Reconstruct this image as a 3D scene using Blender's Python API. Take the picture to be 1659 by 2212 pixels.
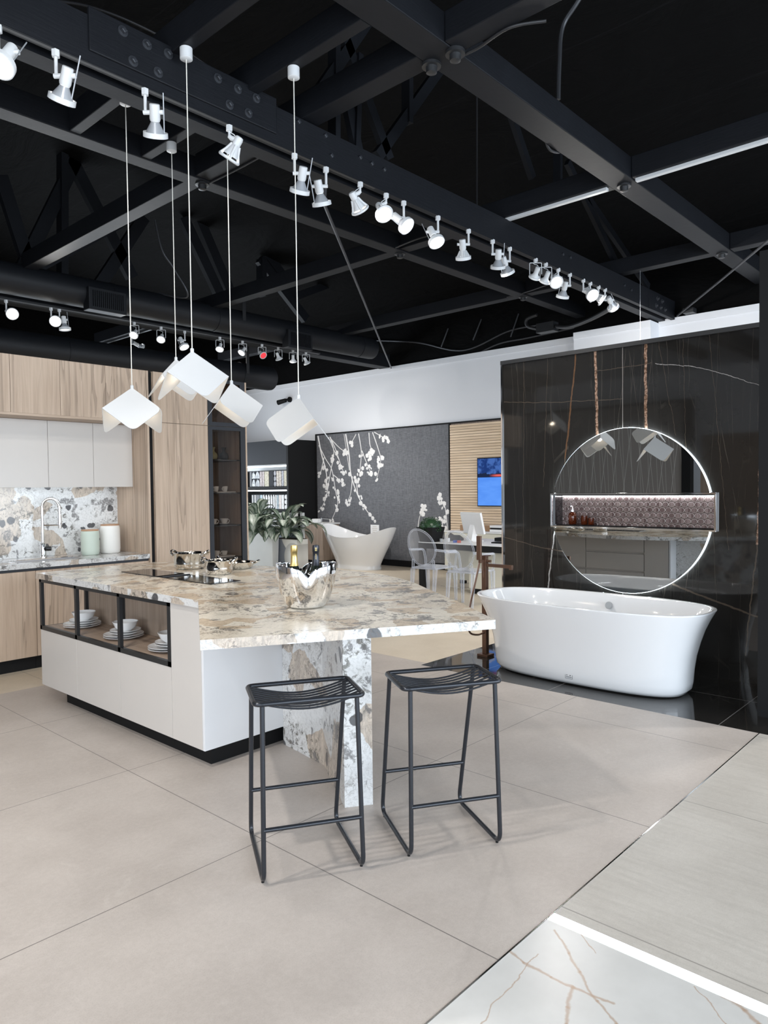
import bpy, bmesh, math, random
from mathutils import Vector, Matrix
random.seed(7)
PI = math.pi
SC = bpy.context.scene
COL = SC.collection
for o in list(bpy.data.objects):
    bpy.data.objects.remove(o)

# ---------------------------------------------------------------- camera
cd = bpy.data.cameras.new('camera')
cam = bpy.data.objects.new('camera', cd); COL.objects.link(cam)
YAW, PITCH, ROLL, FPX, CAMZ = 0.742848, -0.032087, -0.011688, 1563.4, 1.5
fw = Vector((math.cos(YAW)*math.cos(PITCH), math.sin(YAW)*math.cos(PITCH), math.sin(PITCH)))
rt = Vector((math.sin(YAW), -math.cos(YAW), 0)); up = rt.cross(fw)
rt2 = rt*math.cos(ROLL)+up*math.sin(ROLL); up2 = -rt*math.sin(ROLL)+up*math.cos(ROLL)
M = Matrix((rt2, up2, -fw)).transposed().to_4x4(); M.translation = (0, 0, CAMZ)
cam.matrix_world = M
cd.sensor_fit = 'VERTICAL'; cd.sensor_height = 24.0
cd.lens = 24.0*FPX/2212.0
cd.clip_start = 0.05; cd.clip_end = 100
SC.camera = cam

# ---------------------------------------------------------------- exposure, world, lights
SC.view_settings.view_transform = 'Standard'
SC.view_settings.look = 'None'
SC.view_settings.gamma = 1.0
SC.view_settings.exposure = 0.0
SC.view_settings.use_curve_mapping = False
wd = bpy.data.worlds.new('world'); SC.world = wd; wd.use_nodes = True
wd.node_tree.nodes['Background'].inputs[0].default_value = (0.72, 0.84, 1.0, 1)
wd.node_tree.nodes['Background'].inputs[1].default_value = 1.0
SPOT_W = 52.0          # a track head in view
SPOT_W2 = 58.0        # the rear track
ASSUMED_WINDOW_W = 900.0       # assumed daylight from unseen windows on the south side

def area(name, loc, rot, sx, sy, w, col=(1, 1, 1)):
    ld = bpy.data.lights.new(name, 'AREA'); ld.shape = 'RECTANGLE'
    ld.size = sx; ld.size_y = sy; ld.energy = w; ld.color = col
    o = bpy.data.objects.new(name, ld); COL.objects.link(o)
    o.location = loc; o.rotation_euler = rot
    return o
area('assumed_window_light', (3.6, -5.25, 1.75), (PI/2, 0, 0), 12.0, 3.0, ASSUMED_WINDOW_W, (0.80, 0.90, 1.0))  # assumed daylight from the south side, where no window is in view
area('side_fill_light', (-4.25, -.6, 1.8), (PI/2, 0, -PI/2), 7.2, 3.0, 330, (0.84, 0.92, 1.0))  # added fill in the open stretch of the west wall, no known window
area('rear_fill_light', (6.2, 14.3, 1.5), (-PI/2, 0, 0), 7.0, 2.1, 230, (0.82, 0.91, 1.0))  # added unseen fill that brightens the far zone from the north side

# ---------------------------------------------------------------- node helpers
def new_mat(name):
    m = bpy.data.materials.new(name); m.use_nodes = True
    nt = m.node_tree; nt.nodes.clear()
    out = nt.nodes.new('ShaderNodeOutputMaterial')
    return m, nt, out
def nd(nt, typ, props=None, **ins):
    n = nt.nodes.new(typ)
    for k, v in (props or {}).items(): setattr(n, k, v)
    for k, v in ins.items():
        key = int(k[1:]) if k[0] == 'i' and k[1:].isdigit() else k.replace('_', ' ')
        s = n.inputs[key]
        if isinstance(v, bpy.types.NodeSocket): nt.links.new(v, s)
        else:
            if isinstance(v, tuple) and len(v) == 3 and s.type == 'RGBA': v = (*v, 1)
            s.default_value = v
    return n
def mth(nt, op, a, b=None, c=None, clamp=False):
    n = nt.nodes.new('ShaderNodeMath'); n.operation = op; n.use_clamp = clamp
    for i, v in enumerate((a, b, c)):
        if v is None: continue
        if isinstance(v, bpy.types.NodeSocket): nt.links.new(v, n.inputs[i])
        else: n.inputs[i].default_value = v
    return n.outputs[0]
def mixc(nt, f, a, b, blend='MIX'):
    n = nt.nodes.new('ShaderNodeMix'); n.data_type = 'RGBA'; n.blend_type = blend
    for s, v in ((n.inputs[0], f), (n.inputs[6], a), (n.inputs[7], b)):
        if isinstance(v, bpy.types.NodeSocket): nt.links.new(v, s)
        else: s.default_value = v if not (isinstance(v, tuple) and len(v) == 3) else (*v, 1)
    return n.outputs[2]
def ramp(nt, f, lo, hi):
    n = nt.nodes.new('ShaderNodeMapRange'); n.interpolation_type = 'SMOOTHSTEP'
    nt.links.new(f, n.inputs[0]); n.inputs[1].default_value = lo; n.inputs[2].default_value = hi
    return n.outputs[0]
def pos(nt, scale=(1, 1, 1), rot=(0, 0, 0), loc=(0, 0, 0)):
    g = nt.nodes.new('ShaderNodeNewGeometry')
    mp = nt.nodes.new('ShaderNodeMapping'); nt.links.new(g.outputs['Position'], mp.inputs[0])
    mp.inputs['Scale'].default_value = scale; mp.inputs['Rotation'].default_value = rot; mp.inputs['Location'].default_value = loc
    return mp.outputs[0]
def noise(nt, v, scale, detail=4, rough=.5, dist=0.0):
    n = nd(nt, 'ShaderNodeTexNoise', None, Vector=v, Scale=scale, Detail=detail, Roughness=rough, Distortion=dist)
    return n.outputs['Fac']
def princ(nt, out, col, rough=.5, metal=0., **kw):
    p = nt.nodes.new('ShaderNodeBsdfPrincipled')
    for k, v in (('Base Color', col), ('Roughness', rough), ('Metallic', metal)):
        s = p.inputs[k]
        if isinstance(v, bpy.types.NodeSocket): nt.links.new(v, s)
        else: s.default_value = (*v, 1) if isinstance(v, tuple) and len(v) == 3 else v
    for k, v in kw.items():
        s = p.inputs[k.replace('_', ' ')]
        if isinstance(v, bpy.types.NodeSocket): nt.links.new(v, s)
        else: s.default_value = (*v, 1) if isinstance(v, tuple) and len(v) == 3 else v
    nt.links.new(p.outputs[0], out.inputs[0])
    return p
def bump(nt, p, h, strength=.1, dist=.01):
    b = nt.nodes.new('ShaderNodeBump'); b.inputs['Strength'].default_value = strength; b.inputs['Distance'].default_value = dist
    nt.links.new(h, b.inputs['Height']); nt.links.new(b.outputs[0], p.inputs['Normal'])
def plain(name, col, rough=.5, metal=0., var=.04, vs=6., **kw):
    m, nt, out = new_mat(name)
    n = noise(nt, pos(nt), vs, 3)
    c = mixc(nt, n, tuple(x*(1-var) for x in col), tuple(min(1, x*(1+var)) for x in col))
    princ(nt, out, c, rough, metal, **kw)
    return m
def emis(name, col, strength):
    m, nt, out = new_mat(name)
    e = nd(nt, 'ShaderNodeEmission', None, Color=(*col, 1), Strength=strength)
    nt.links.new(e.outputs[0], out.inputs[0]); return m

MT = {}
# ---- plain ones
MT['black_metal'] = plain('black_metal', (.018, .019, .021), .38, .0)
MT['graphite_metal'] = plain('graphite_metal', (.035, .038, .045), .42, .3)
MT['stool_metal'] = plain('stool_metal', (.034, .037, .044), .25, .5)
MT['chrome'] = plain('chrome', (.86, .86, .87), .06, 1., .02)
MT['steel'] = plain('steel', (.78, .77, .75), .09, 1., .03)
MT['brushed_steel'] = plain('brushed_steel', (.55, .55, .56), .28, 1., .05)
MT['bronze'] = plain('bronze', (.21, .125, .09), .33, .75, .06)
MT['white_lacquer'] = plain('white_lacquer', (.74, .745, .76), .22, 0, .01)
MT['greige_lacquer'] = plain('greige_lacquer', (.60, .563, .527), .35, 0, .02)
MT['white_wall'] = plain('white_wall', (.74, .755, .79), .85, 0, .03, 1.2)
MT['white_paint'] = plain('white_paint', (.80, .80, .79), .5, 0, .02)
MT['lamp_white'] = plain('lamp_white', (.62, .635, .65), .4, 0, .02)
MT['pendant_white'] = plain('pendant_white', (.56, .565, .57), .55, 0, .015)
MT['porcelain'] = plain('porcelain', (.84, .845, .85), .12, 0, .01, Coat_Weight=.3)
MT['acrylic_tub'] = plain('acrylic_tub', (.84, .85, .865), .07, 0, .01, Coat_Weight=.5)
MT['matte_white'] = plain('matte_white', (.80, .80, .80), .45, 0, .02)
MT['black_gloss'] = plain('black_gloss', (.006, .006, .007), .08, 0)
MT['black_matte'] = plain('black_matte', (.007, .007, .0075), .7, 0, .04, 6, Specular_IOR_Level=.25)
MT['charcoal_panel'] = plain('charcoal_panel', (.028, .030, .035), .6, 0, .04, 6, Specular_IOR_Level=.15)
MT['duct_black'] = plain('duct_black', (.008, .009, .0115), .5, 0, .2, 3, Specular_IOR_Level=.3)
MT['silver_cone'] = plain('silver_cone', (.42, .44, .47), .3, .35)
MT['green_clay'] = plain('green_clay', (.56, .63, .55), .55, 0, .03)
MT['white_clay'] = plain('white_clay', (.80, .78, .74), .55, 0, .02)
MT['clay_wood'] = plain('clay_wood', (.45, .26, .15), .5, 0, .1)
MT['gold_foil'] = plain('gold_foil', (.72, .52, .20), .32, .85, .12, 120)
MT['black_foil'] = plain('black_foil', (.03, .032, .04), .3, .5, .3, 120)
MT['dark_glass'] = plain('dark_glass', (.012, .018, .014), .06, 0)
MT['grey_planter'] = plain('grey_planter', (.60, .61, .60), .4, 0)
MT['cream_cabinet'] = plain('cream_cabinet', (.70, .68, .58), .25, 0, .02)
MT['grey_plastic'] = plain('grey_plastic', (.42, .44, .46), .4)
MT['brown_box'] = plain('brown_box', (.33, .20, .11), .7)
MT['soil'] = plain('soil', (.03, .02, .014), .9, 0, .4, 60)
MT['dark_vase'] = plain('dark_vase', (.03, .028, .026), .6)
MT['olive_vase'] = plain('olive_vase', (.42, .40, .24), .6)
MT['ink'] = plain('ink', (.10, .10, .11), .6)
MT['ink_gold'] = plain('ink_gold', (.30, .20, .07), .5)
MT['blue_plastic'] = plain('blue_plastic', (.03, .10, .45), .4)
MT['red_plastic'] = plain('red_plastic', (.5, .08, .05), .4)
MT['cord_white'] = plain('cord_white', (.72, .70, .64), .5)
MT['cable_black'] = plain('cable_black', (.016, .016, .018), .5)
MT['conduit'] = plain('conduit', (.05, .052, .058), .42, .4)
MT['led'] = emis('led', (.82, .92, 1.0), 14.)
MT['led_soft'] = emis('led_soft', (.90, .95, 1.0), 4.5)
MT['led_floor'] = emis('led_floor', (.84, .95, 1.0), 3.2)
MT['lamp_on'] = emis('lamp_on', (1., .98, .95), 9.)
MT['lamp_dim'] = emis('lamp_dim', (1., .98, .95), 1.1)
MT['lamp_red'] = emis('lamp_red', (1., .07, .09), 1.1)
MT['bulb'] = emis('bulb', (1., .86, .66), 2.5)
MT['led_ring'] = emis('led_ring', (.80, .92, 1.0), 12.)
MT['led_halo'] = emis('led_halo', (.78, .91, 1.0), 60.)
MT['led_niche'] = emis('led_niche', (.90, .95, 1.0), 26.)

# ---- floor tiles
def floor_tile(name, c1, c2, x0, dx, y0, dy, grout, rough=.45, gw=.0022, streak=None, ns=2.2):
    m, nt, out = new_mat(name)
    P = pos(nt)
    a = noise(nt, P, ns, 6, .6); b = noise(nt, P, 45, 4, .7)
    f = mth(nt, 'ADD', mth(nt, 'MULTIPLY', ramp(nt, a, .30, .70), .62), mth(nt, 'MULTIPLY', ramp(nt, b, .25, .75), .38))
    c = mixc(nt, f, c1, c2)
    c = mixc(nt, mth(nt, 'MULTIPLY', ramp(nt, noise(nt, P, 190, 3, .75), .48, .70), .30), c, tuple(x*.72 for x in c1))
    c = mixc(nt, mth(nt, 'MULTIPLY', ramp(nt, noise(nt, pos(nt, (1, 1, 1), (0, 0, .6)), 3.4, 8, .75, 1.2), .60, .68), .14), c, (.80, .76, .70))
    if streak:
        s = noise(nt, pos(nt, streak), 1., 5, .65)
        c = mixc(nt, mth(nt, 'MULTIPLY', ramp(nt, s, .42, .70), .32), c, tuple(x*.80 for x in c1))
    if dx:
        sp = nt.nodes.new('ShaderNodeSeparateXYZ'); nt.links.new(P, sp.inputs[0])
        ms = []
        for k, (o, d) in ((0, (x0, dx)), (1, (y0, dy))):
            if not d: continue
            t = mth(nt, 'DIVIDE', mth(nt, 'SUBTRACT', sp.outputs[k], o), d)
            t = mth(nt, 'ABSOLUTE', mth(nt, 'SUBTRACT', mth(nt, 'FRACT', mth(nt, 'ADD', t, .5)), .5))
            g_ = mth(nt, 'LESS_THAN', t, gw/d)
            ms.append(mth(nt, 'MULTIPLY', g_, mth(nt, 'GREATER_THAN', sp.outputs[k], o-.5)) if k == 1 else g_)
        g = ms[0] if len(ms) == 1 else mth(nt, 'MAXIMUM', ms[0], ms[1])
        c = mixc(nt, g, c, grout)
    p = princ(nt, out, c, rough, 0, Specular_IOR_Level=.4)
    bump(nt, p, b, .04, .004)
    return m
MT['tile_grey'] = floor_tile('tile_grey', (.455, .402, .362), (.585, .525, .478), 1.893, 1.193, 2.466, 1.165, (.19, .17, .155), .42)
MT['tile_beige'] = floor_tile('tile_beige', (.62, .535, .42), (.73, .64, .515), 4.78, 1.2, 3.9, 1.2, (.36, .31, .24), .4)
MT['tile_travertine'] = floor_tile('tile_travertine', (.47, .435, .39), (.585, .55, .50), 3.46, 1.17, 5., 0, (.30, .28, .25), .42, .003, (30, 3.2, 1))

# ---- oak
def oak(name, c1, c2, axis='z', rough=.5):
    m, nt, out = new_mat(name)
    long_, cross = 1.1, 26.
    sc = {'z': (cross, cross, long_), 'x': (long_, cross, cross), 'y': (cross, long_, cross)}[axis]
    P = pos(nt, sc)
    n1 = noise(nt, P, 1., 5, .6, .6)
    sc2 = tuple(s*5 for s in sc)
    n2 = noise(nt, pos(nt, sc2), 1., 3, .6)
    n3 = noise(nt, pos(nt, tuple(s*.16 for s in sc)), 1., 4, .55, 1.3)
    rings = mth(nt, 'FRACT', mth(nt, 'MULTIPLY', n3, 9.))
    rings = mth(nt, 'MULTIPLY', ramp(nt, rings, .55, 1.), ramp(nt, n3, .40, .52))
    f = mth(nt, 'ADD', mth(nt, 'MULTIPLY', ramp(nt, n1, .3, .7), .65), mth(nt, 'MULTIPLY', n2, .35))
    c = mixc(nt, f, c1, c2)
    c = mixc(nt, mth(nt, 'MULTIPLY', rings, .62), c, tuple(x*.62 for x in c1))
    p = princ(nt, out, c, rough)
    bump(nt, p, n2, .06, .003)
    return m
MT['oak'] = oak('oak', (.43, .318, .232), (.61, .476, .368), 'z')
MT['oak_x'] = oak('oak_x', (.40, .295, .215), (.57, .445, .345), 'x')
MT['oak_y'] = oak('oak_y', (.34, .245, .18), (.52, .40, .31), 'y')
MT['walnut_dark'] = oak('walnut_dark', (.15, .105, .08), (.25, .185, .145), 'z')
MT['oak_grey'] = oak('oak_grey', (.30, .225, .17), (.43, .335, .265), 'z')

# ---- patagonia style granite
def granite(name, white, tan, s=1.0, top=False):
    m, nt, out = new_mat(name)
    P = pos(nt)
    nv = nd(nt, 'ShaderNodeTexNoise', None, Vector=P, Scale=9*s, Detail=5.)
    w = nt.nodes.new('ShaderNodeVectorMath'); w.operation = 'MULTIPLY_ADD'
    nt.links.new(nv.outputs['Color'], w.inputs[0]); w.inputs[1].default_value = (.075, .075, .075); nt.links.new(P, w.inputs[2])
    PD = w.outputs[0]
    vor = nd(nt, 'ShaderNodeTexVoronoi', None, Vector=PD, Scale=(7.5 if top else 5.5)*s)
    sp = nt.nodes.new('ShaderNodeSeparateColor'); nt.links.new(vor.outputs['Color'], sp.inputs[0])
    fib = noise(nt, pos(nt, (30, 30, 8), (.5, .3, .7)), 1., 6, .7, 1.8)
    fine = noise(nt, P, 70*s, 5, .72)
    base = mixc(nt, ramp(nt, fine, .42, .72), white, tuple(x*.80 for x in white))
    big = noise(nt, P, 3.1*s, 4, .55)
    tanc = mixc(nt, ramp(nt, fib, .32, .70), tuple(min(1, x*1.28) for x in tan), tuple(x*.66 for x in tan))
    plate = mth(nt, 'MULTIPLY', mth(nt, 'GREATER_THAN', sp.outputs[0], .74), ramp(nt, fib, .18, .40))
    c = mixc(nt, mth(nt, 'MULTIPLY', plate, .80), base, tanc)
    if top: c = mixc(nt, mth(nt, 'MULTIPLY', ramp(nt, big, .46, .68), .45), c, tan)
    # charcoal specks gathered in clusters
    clus = ramp(nt, noise(nt, pos(nt, (1, 1, 1), (0, 0, 0), (4.2, 1.1, 2.3)), 4.6*s, 4, .6, .4), .46, .60)
    speck = ramp(nt, noise(nt, PD, (30 if top else 25)*s, 7, .70, .8), .52, .57)
    dk = mth(nt, 'MULTIPLY', clus, speck)
    dkc = mixc(nt, fine, (.05, .05, .046), (.20, .185, .15))
    c = mixc(nt, mth(nt, 'MULTIPLY', dk, .85), c, dkc)
    # larger grey patches
    pt = mth(nt, 'MULTIPLY', ramp(nt, noise(nt, PD, 7.5*s, 6, .62, .5), .57, .61), ramp(nt, fine, .30, .52))
    c = mixc(nt, mth(nt, 'MULTIPLY', pt, .8), c, (.135, .13, .13) if not top else (.125, .118, .112))
    # solid dark pebbles
    v2 = nd(nt, 'ShaderNodeTexVoronoi', None, Vector=PD, Scale=9.5*s)
    s2 = nt.nodes.new('ShaderNodeSeparateColor'); nt.links.new(v2.outputs['Color'], s2.inputs[0])
    blob = mth(nt, 'MULTIPLY', mth(nt, 'GREATER_THAN', s2.outputs[1], .87), ramp(nt, v2.outputs['Distance'], .36, .31))
    c = mixc(nt, mth(nt, 'MULTIPLY', blob, .0 if top else .9), c, (.045, .045, .05))
    # fine brown cracks
    cr = ramp(nt, mth(nt, 'ABSOLUTE', mth(nt, 'SUBTRACT', noise(nt, PD, 12*s, 7, .66, 1.6), .5)), .012, .003)
    c = mixc(nt, mth(nt, 'MULTIPLY', mth(nt, 'MULTIPLY', cr, ramp(nt, big, .35, .6)), .7), c, (.12, .08, .06))
    princ(nt, out, c, .2 if top else .14, 0)
    return m
MT['granite'] = granite('granite', (.68, .675, .665), (.46, .37, .285))
MT['granite_top'] = granite('granite_top', (.83, .765, .655), (.54, .42, .29), 1.0, True)

# ---- white gold-veined marble
def marble_white():
    m, nt, out = new_mat('marble_white')
    P = pos(nt)
    nv = nd(nt, 'ShaderNodeTexNoise', None, Vector=P, Scale=9., Detail=5.)
    w = nt.nodes.new('ShaderNodeVectorMath'); w.operation = 'MULTIPLY_ADD'
    nt.links.new(nv.outputs['Color'], w.inputs[0]); w.inputs[1].default_value = (.055, .055, 0); nt.links.new(P, w.inputs[2])
    sp = nt.nodes.new('ShaderNodeSeparateXYZ'); nt.links.new(w.outputs[0], sp.inputs[0])
    X, Y = mth(nt, 'SUBTRACT', sp.outputs[0], .027), mth(nt, 'SUBTRACT', sp.outputs[1], .027)
    c = mixc(nt, ramp(nt, noise(nt, P, 2.5, 5, .6), .35, .7), (.66, .652, .63), (.59, .582, .56))
    veins = [([(1.962,1.272),(1.933,1.202),(1.933,1.104),(1.933,1.026),(1.955,.913)], .007), ([(2.145,1.215),(2.075,1.109),(2.008,1.05),(1.933,.952),(1.879,.87),(1.80,.70)], .006), ([(2.24,1.206),(2.129,1.048)], .003),
             ([(2.001,1.193),(1.835,1.182),(1.6,1.15)], .003), ([(1.933,1.026),(1.852,1.001),(1.786,.974),(1.5,.85)], .008), ([(2.204,.706),(2.169,.629),(2.137,.572),(2.05,.40)], .010), ([(2.18,.762),(2.083,.64),(1.98,.50)], .003),
             ([(1.2,1.2),(1.0,.7),(.6,.2),(.2,-.6)], .008), ([(1.9,.3),(1.5,-.2),(1.3,-.9)], .008)]
    wn = noise(nt, P, 28, 4, .7)
    for pts, hw in veins:
        for (x0, y0), (x1, y1) in zip(pts, pts[1:]):
            dx, dy = x1-x0, y1-y0; L2 = dx*dx+dy*dy
            px, py = mth(nt, 'SUBTRACT', X, x0), mth(nt, 'SUBTRACT', Y, y0)
            t = mth(nt, 'DIVIDE', mth(nt, 'ADD', mth(nt, 'MULTIPLY', px, dx), mth(nt, 'MULTIPLY', py, dy)), L2, clamp=True)
            ex, ey = mth(nt, 'SUBTRACT', px, mth(nt, 'MULTIPLY', t, dx)), mth(nt, 'SUBTRACT', py, mth(nt, 'MULTIPLY', t, dy))
            d = mth(nt, 'SQRT', mth(nt, 'ADD', mth(nt, 'MULTIPLY', ex, ex), mth(nt, 'MULTIPLY', ey, ey)))
            d = mth(nt, 'MULTIPLY', d, mth(nt, 'ADD', mth(nt, 'MULTIPLY', wn, 1.6), .3))
            c = mixc(nt, mth(nt, 'MULTIPLY', ramp(nt, d, hw*1.3, hw*.2), .75), c, (.43, .31, .225))
    princ(nt, out, c, .25, 0)
    return m
MT['marble_white'] = marble_white()

# ---- black marble with gold veins (wall: y,z veins given; floor: none)
def marble_black(name, lines, rough=.05, grout=None):
    m, nt, out = new_mat(name)
    P = pos(nt)
    nv = nd(nt, 'ShaderNodeTexNoise', None, Vector=P, Scale=2.4, Detail=5.)
    w = nt.nodes.new('ShaderNodeVectorMath'); w.operation = 'MULTIPLY_ADD'
    nt.links.new(nv.outputs['Color'], w.inputs[0]); w.inputs[1].default_value = (.05, .05, .05); nt.links.new(P, w.inputs[2])
    c = mixc(nt, noise(nt, P, 3, 4), (.012, .011, .010), (.024, .022, .020))
    for rot, sc, th in (((.22, 0, 0), (1, 5.2, .30), .007), ((-.16, 0, 0), (1, 4.4, .26), .006), ((1.35, 0, 0), (1, 4.0, .3), .006)):
        mp = nt.nodes.new('ShaderNodeMapping'); nt.links.new(w.outputs[0], mp.inputs[0])
        mp.inputs['Rotation'].default_value = rot; mp.inputs['Scale'].default_value = sc
        vor = nd(nt, 'ShaderNodeTexVoronoi', {'feature': 'DISTANCE_TO_EDGE'}, Vector=mp.outputs[0], Scale=1.15)
        v = ramp(nt, vor.outputs['Distance'], th, th*.25)
        msk = ramp(nt, noise(nt, P, 1.1+sc[1]*.2, 2), .44, .62)
        c = mixc(nt, mth(nt, 'MULTIPLY', mth(nt, 'MULTIPLY', v, msk), .34), c, (.15, .13, .11))
    sp = nt.nodes.new('ShaderNodeSeparateXYZ'); nt.links.new(P, sp.inputs[0])
    wob = mth(nt, 'MULTIPLY', mth(nt, 'SUBTRACT', noise(nt, P, 9, 6, .65), .5), .036)
    for (y0, z0, y1, z1, wd_, col) in lines:
        if abs(z1-z0) > abs(y1-y0):
            t, u, ua, ub, va, vb = sp.outputs[2], sp.outputs[1], z0, z1, y0, y1
        else:
            t, u, ua, ub, va, vb = sp.outputs[1], sp.outputs[2], y0, y1, z0, z1
        k = (vb-va)/(ub-ua)
        ctr = mth(nt, 'ADD', mth(nt, 'MULTIPLY', mth(nt, 'SUBTRACT', t, ua), k), va)
        d = mth(nt, 'ABSOLUTE', mth(nt, 'ADD', mth(nt, 'SUBTRACT', u, ctr), wob))
        msk = ramp(nt, d, wd_, wd_*.5)
        lo, hi = min(ua, ub), max(ua, ub)
        rng = mth(nt, 'MULTIPLY', mth(nt, 'GREATER_THAN', t, lo), mth(nt, 'LESS_THAN', t, hi))
        cc = mixc(nt, ramp(nt, noise(nt, P, 55, 4, .7), .4, .62), col, tuple(min(1, x*2.6+.12) for x in col)) if wd_ > .01 else col
        c = mixc(nt, mth(nt, 'MULTIPLY', msk, rng), c, cc)
    if grout:
        for k, vals in grout:
            for v in vals:
                g = mth(nt, 'LESS_THAN', mth(nt, 'ABSOLUTE', mth(nt, 'SUBTRACT', sp.outputs[k], v)), .0026)
                c = mixc(nt, g, c, (.26, .24, .225))
    princ(nt, out, c, rough, 0, Specular_IOR_Level=.62)
    return m
G1, G2, G3 = (.125, .066, .036), (.085, .066, .05), (.40, .385, .37)
MT['marble_black'] = marble_black('marble_black', [
    (2.89, 2.70, 2.86, 1.30, .0145, G1), (2.45, 2.70, 2.44, 1.30, .0145, G1),
    (3.07, 2.70, 3.10, 2.38, .009, G1), (3.10, 2.40, 3.18, 1.75, .009, G1), (3.18, 1.75, 3.20, 1.3, .006, G2),
    (1.57, 1.85, 1.60, 1.05, .012, G1), (1.60, 1.05, 1.68, .2, .006, G2),
    (3.29, 1.10, 3.36, .55, .008, G3), (2.23, .70, 1.50, .48, .009, G2),
    (2.37, 2.49, 2.06, 2.43, .0028, G3), (2.06, 2.43, 1.75, 2.31, .0028, G3), (1.75, 2.31, 1.5, 2.19, .0022, G3),
    (2.9, 2.49, 2.4, 2.50, .003, G2), (3.84, 1.03, 3.51, .96, .004, G2), (3.51, .96, 3.1, .90, .005, G2),
    (3.82, 2.31, 3.31, 2.26, .003, G2), (3.31, 2.26, 2.645, 2.23, .003, G2), (3.6, 2.70, 3.62, .3, .0018, G2), (3.35, 2.66, 3.40, 1.5, .0018, G2),
    (2.35, 2.7, 2.2, 1.9, .0018, G2), (2.15, 2.7, 2.12, 1.7, .0018, G2), (1.95, 2.7, 1.8, 1.0, .0018, G2)],
    .045, [(1, (2.645,))])
MT['marble_black_floor'] = marble_black('marble_black_floor', [], .045, [(0, (5.36,)), (1, (1.5, 2.7, 3.4))])


# ---- others
def fabric_grey():
    m, nt, out = new_mat('fabric_grey')
    a = noise(nt, pos(nt, (1, 14, 220)), 1., 3, .6); b = noise(nt, pos(nt, (1, 220, 10)), 1., 3, .6)
    f = mth(nt, 'MULTIPLY', mth(nt, 'ADD', a, b), .5)
    c = mixc(nt, ramp(nt, f, .38, .62), (.085, .089, .10), (.185, .19, .207))
    p = princ(nt, out, c, .75); bump(nt, p, f, .1, .003); return m
MT['fabric_grey'] = fabric_grey()
def slat_wood():
    m, nt, out = new_mat('slat_wood')
    n1 = noise(nt, pos(nt, (6, 1.3, 40)), 1., 5, .6, .4)
    c = mixc(nt, ramp(nt, n1, .3, .7), (.58, .43, .285), (.78, .62, .45))
    princ(nt, out, c, .55); return m
MT['slat_wood'] = slat_wood()
def roof_fabric():
    m, nt, out = new_mat('roof_fabric')
    P = pos(nt)
    f = noise(nt, pos(nt, (1.5, .6, 1)), 1.6, 5, .6, 1.5)
    c = mixc(nt, f, (.0006, .0006, .0007), (.0016, .0016, .0018))
    sp = nt.nodes.new('ShaderNodeSeparateXYZ'); nt.links.new(P, sp.inputs[0])
    t = mth(nt, 'FRACT', mth(nt, 'ADD', mth(nt, 'MULTIPLY', sp.outputs[0], .8), mth(nt, 'MULTIPLY', f, .06)))
    c = mixc(nt, mth(nt, 'MULTIPLY', mth(nt, 'LESS_THAN', t, .012), .7), c, (.006, .006, .007))
    p = princ(nt, out, c, .8, 0, Specular_IOR_Level=.12); bump(nt, p, f, .5, .08); return m
MT['roof_fabric'] = roof_fabric()
def beam_paint():
    m, nt, out = new_mat('beam_paint')
    n = noise(nt, pos(nt), 5., 6, .65); g = noise(nt, pos(nt, (1, 1, 9)), 9., 4, .6)
    c = mixc(nt, n, (.0045, .0052, .0072), (.0088, .0100, .0132))
    p = princ(nt, out, c, .55, 0, Specular_IOR_Level=.22); bump(nt, p, g, .15, .01); return m
MT['beam_paint'] = beam_paint()
def mosaic():
    m, nt, out = new_mat('mosaic')
    P = pos(nt); sp = nt.nodes.new('ShaderNodeSeparateXYZ'); nt.links.new(P, sp.inputs[0])
    w_, h_ = .052, .0455
    row = mth(nt, 'FLOOR', mth(nt, 'DIVIDE', sp.outputs[2], h_))
    off = mth(nt, 'MULTIPLY', mth(nt, 'MODULO', row, 2.), .5)
    u = mth(nt, 'ADD', mth(nt, 'DIVIDE', sp.outputs[1], w_), off)
    cu = mth(nt, 'FLOOR', u)
    fu = mth(nt, 'SUBTRACT', mth(nt, 'FRACT', u), .5); fv = mth(nt, 'SUBTRACT', mth(nt, 'FRACT', mth(nt, 'DIVIDE', sp.outputs[2], h_)), .5)
    r = mth(nt, 'SQRT', mth(nt, 'ADD', mth(nt, 'MULTIPLY', fu, fu), mth(nt, 'MULTIPLY', fv, fv)))
    cv = nt.nodes.new('ShaderNodeCombineXYZ'); nt.links.new(cu, cv.inputs[0]); nt.links.new(row, cv.inputs[1])
    half = mth(nt, 'GREATER_THAN', fu, 0.); nt.links.new(half, cv.inputs[2])
    wn = nt.nodes.new('ShaderNodeTexWhiteNoise'); nt.links.new(cv.outputs[0], wn.inputs[0])
    br = noise(nt, pos(nt, (1, 60, 300)), 1., 3)
    c = mixc(nt, wn.outputs[0], (.16, .105, .10), (.42, .32, .305))
    c = mixc(nt, mth(nt, 'MULTIPLY', br, .4), c, (.14, .10, .095))
    inside = ramp(nt, r, .47, .43)
    c = mixc(nt, inside, (.16, .115, .105), c)
    edge = mth(nt, 'MULTIPLY', ramp(nt, r, .42, .45), ramp(nt, r, .49, .46))
    c = mixc(nt, edge, c, (.72, .66, .64))
    mid = mth(nt, 'MULTIPLY', mth(nt, 'LESS_THAN', mth(nt, 'ABSOLUTE', fu), .03), mth(nt, 'GREATER_THAN', wn.outputs[0], .4))
    c = mixc(nt, mth(nt, 'MULTIPLY', mid, .7), c, (.50, .44, .42))
    p = princ(nt, out, c, .34, .55); bump(nt, p, mth(nt, 'ADD', inside, mth(nt, 'MULTIPLY', wn.outputs[0], .6)), .35, .004); return m
MT['mosaic'] = mosaic()
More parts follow.
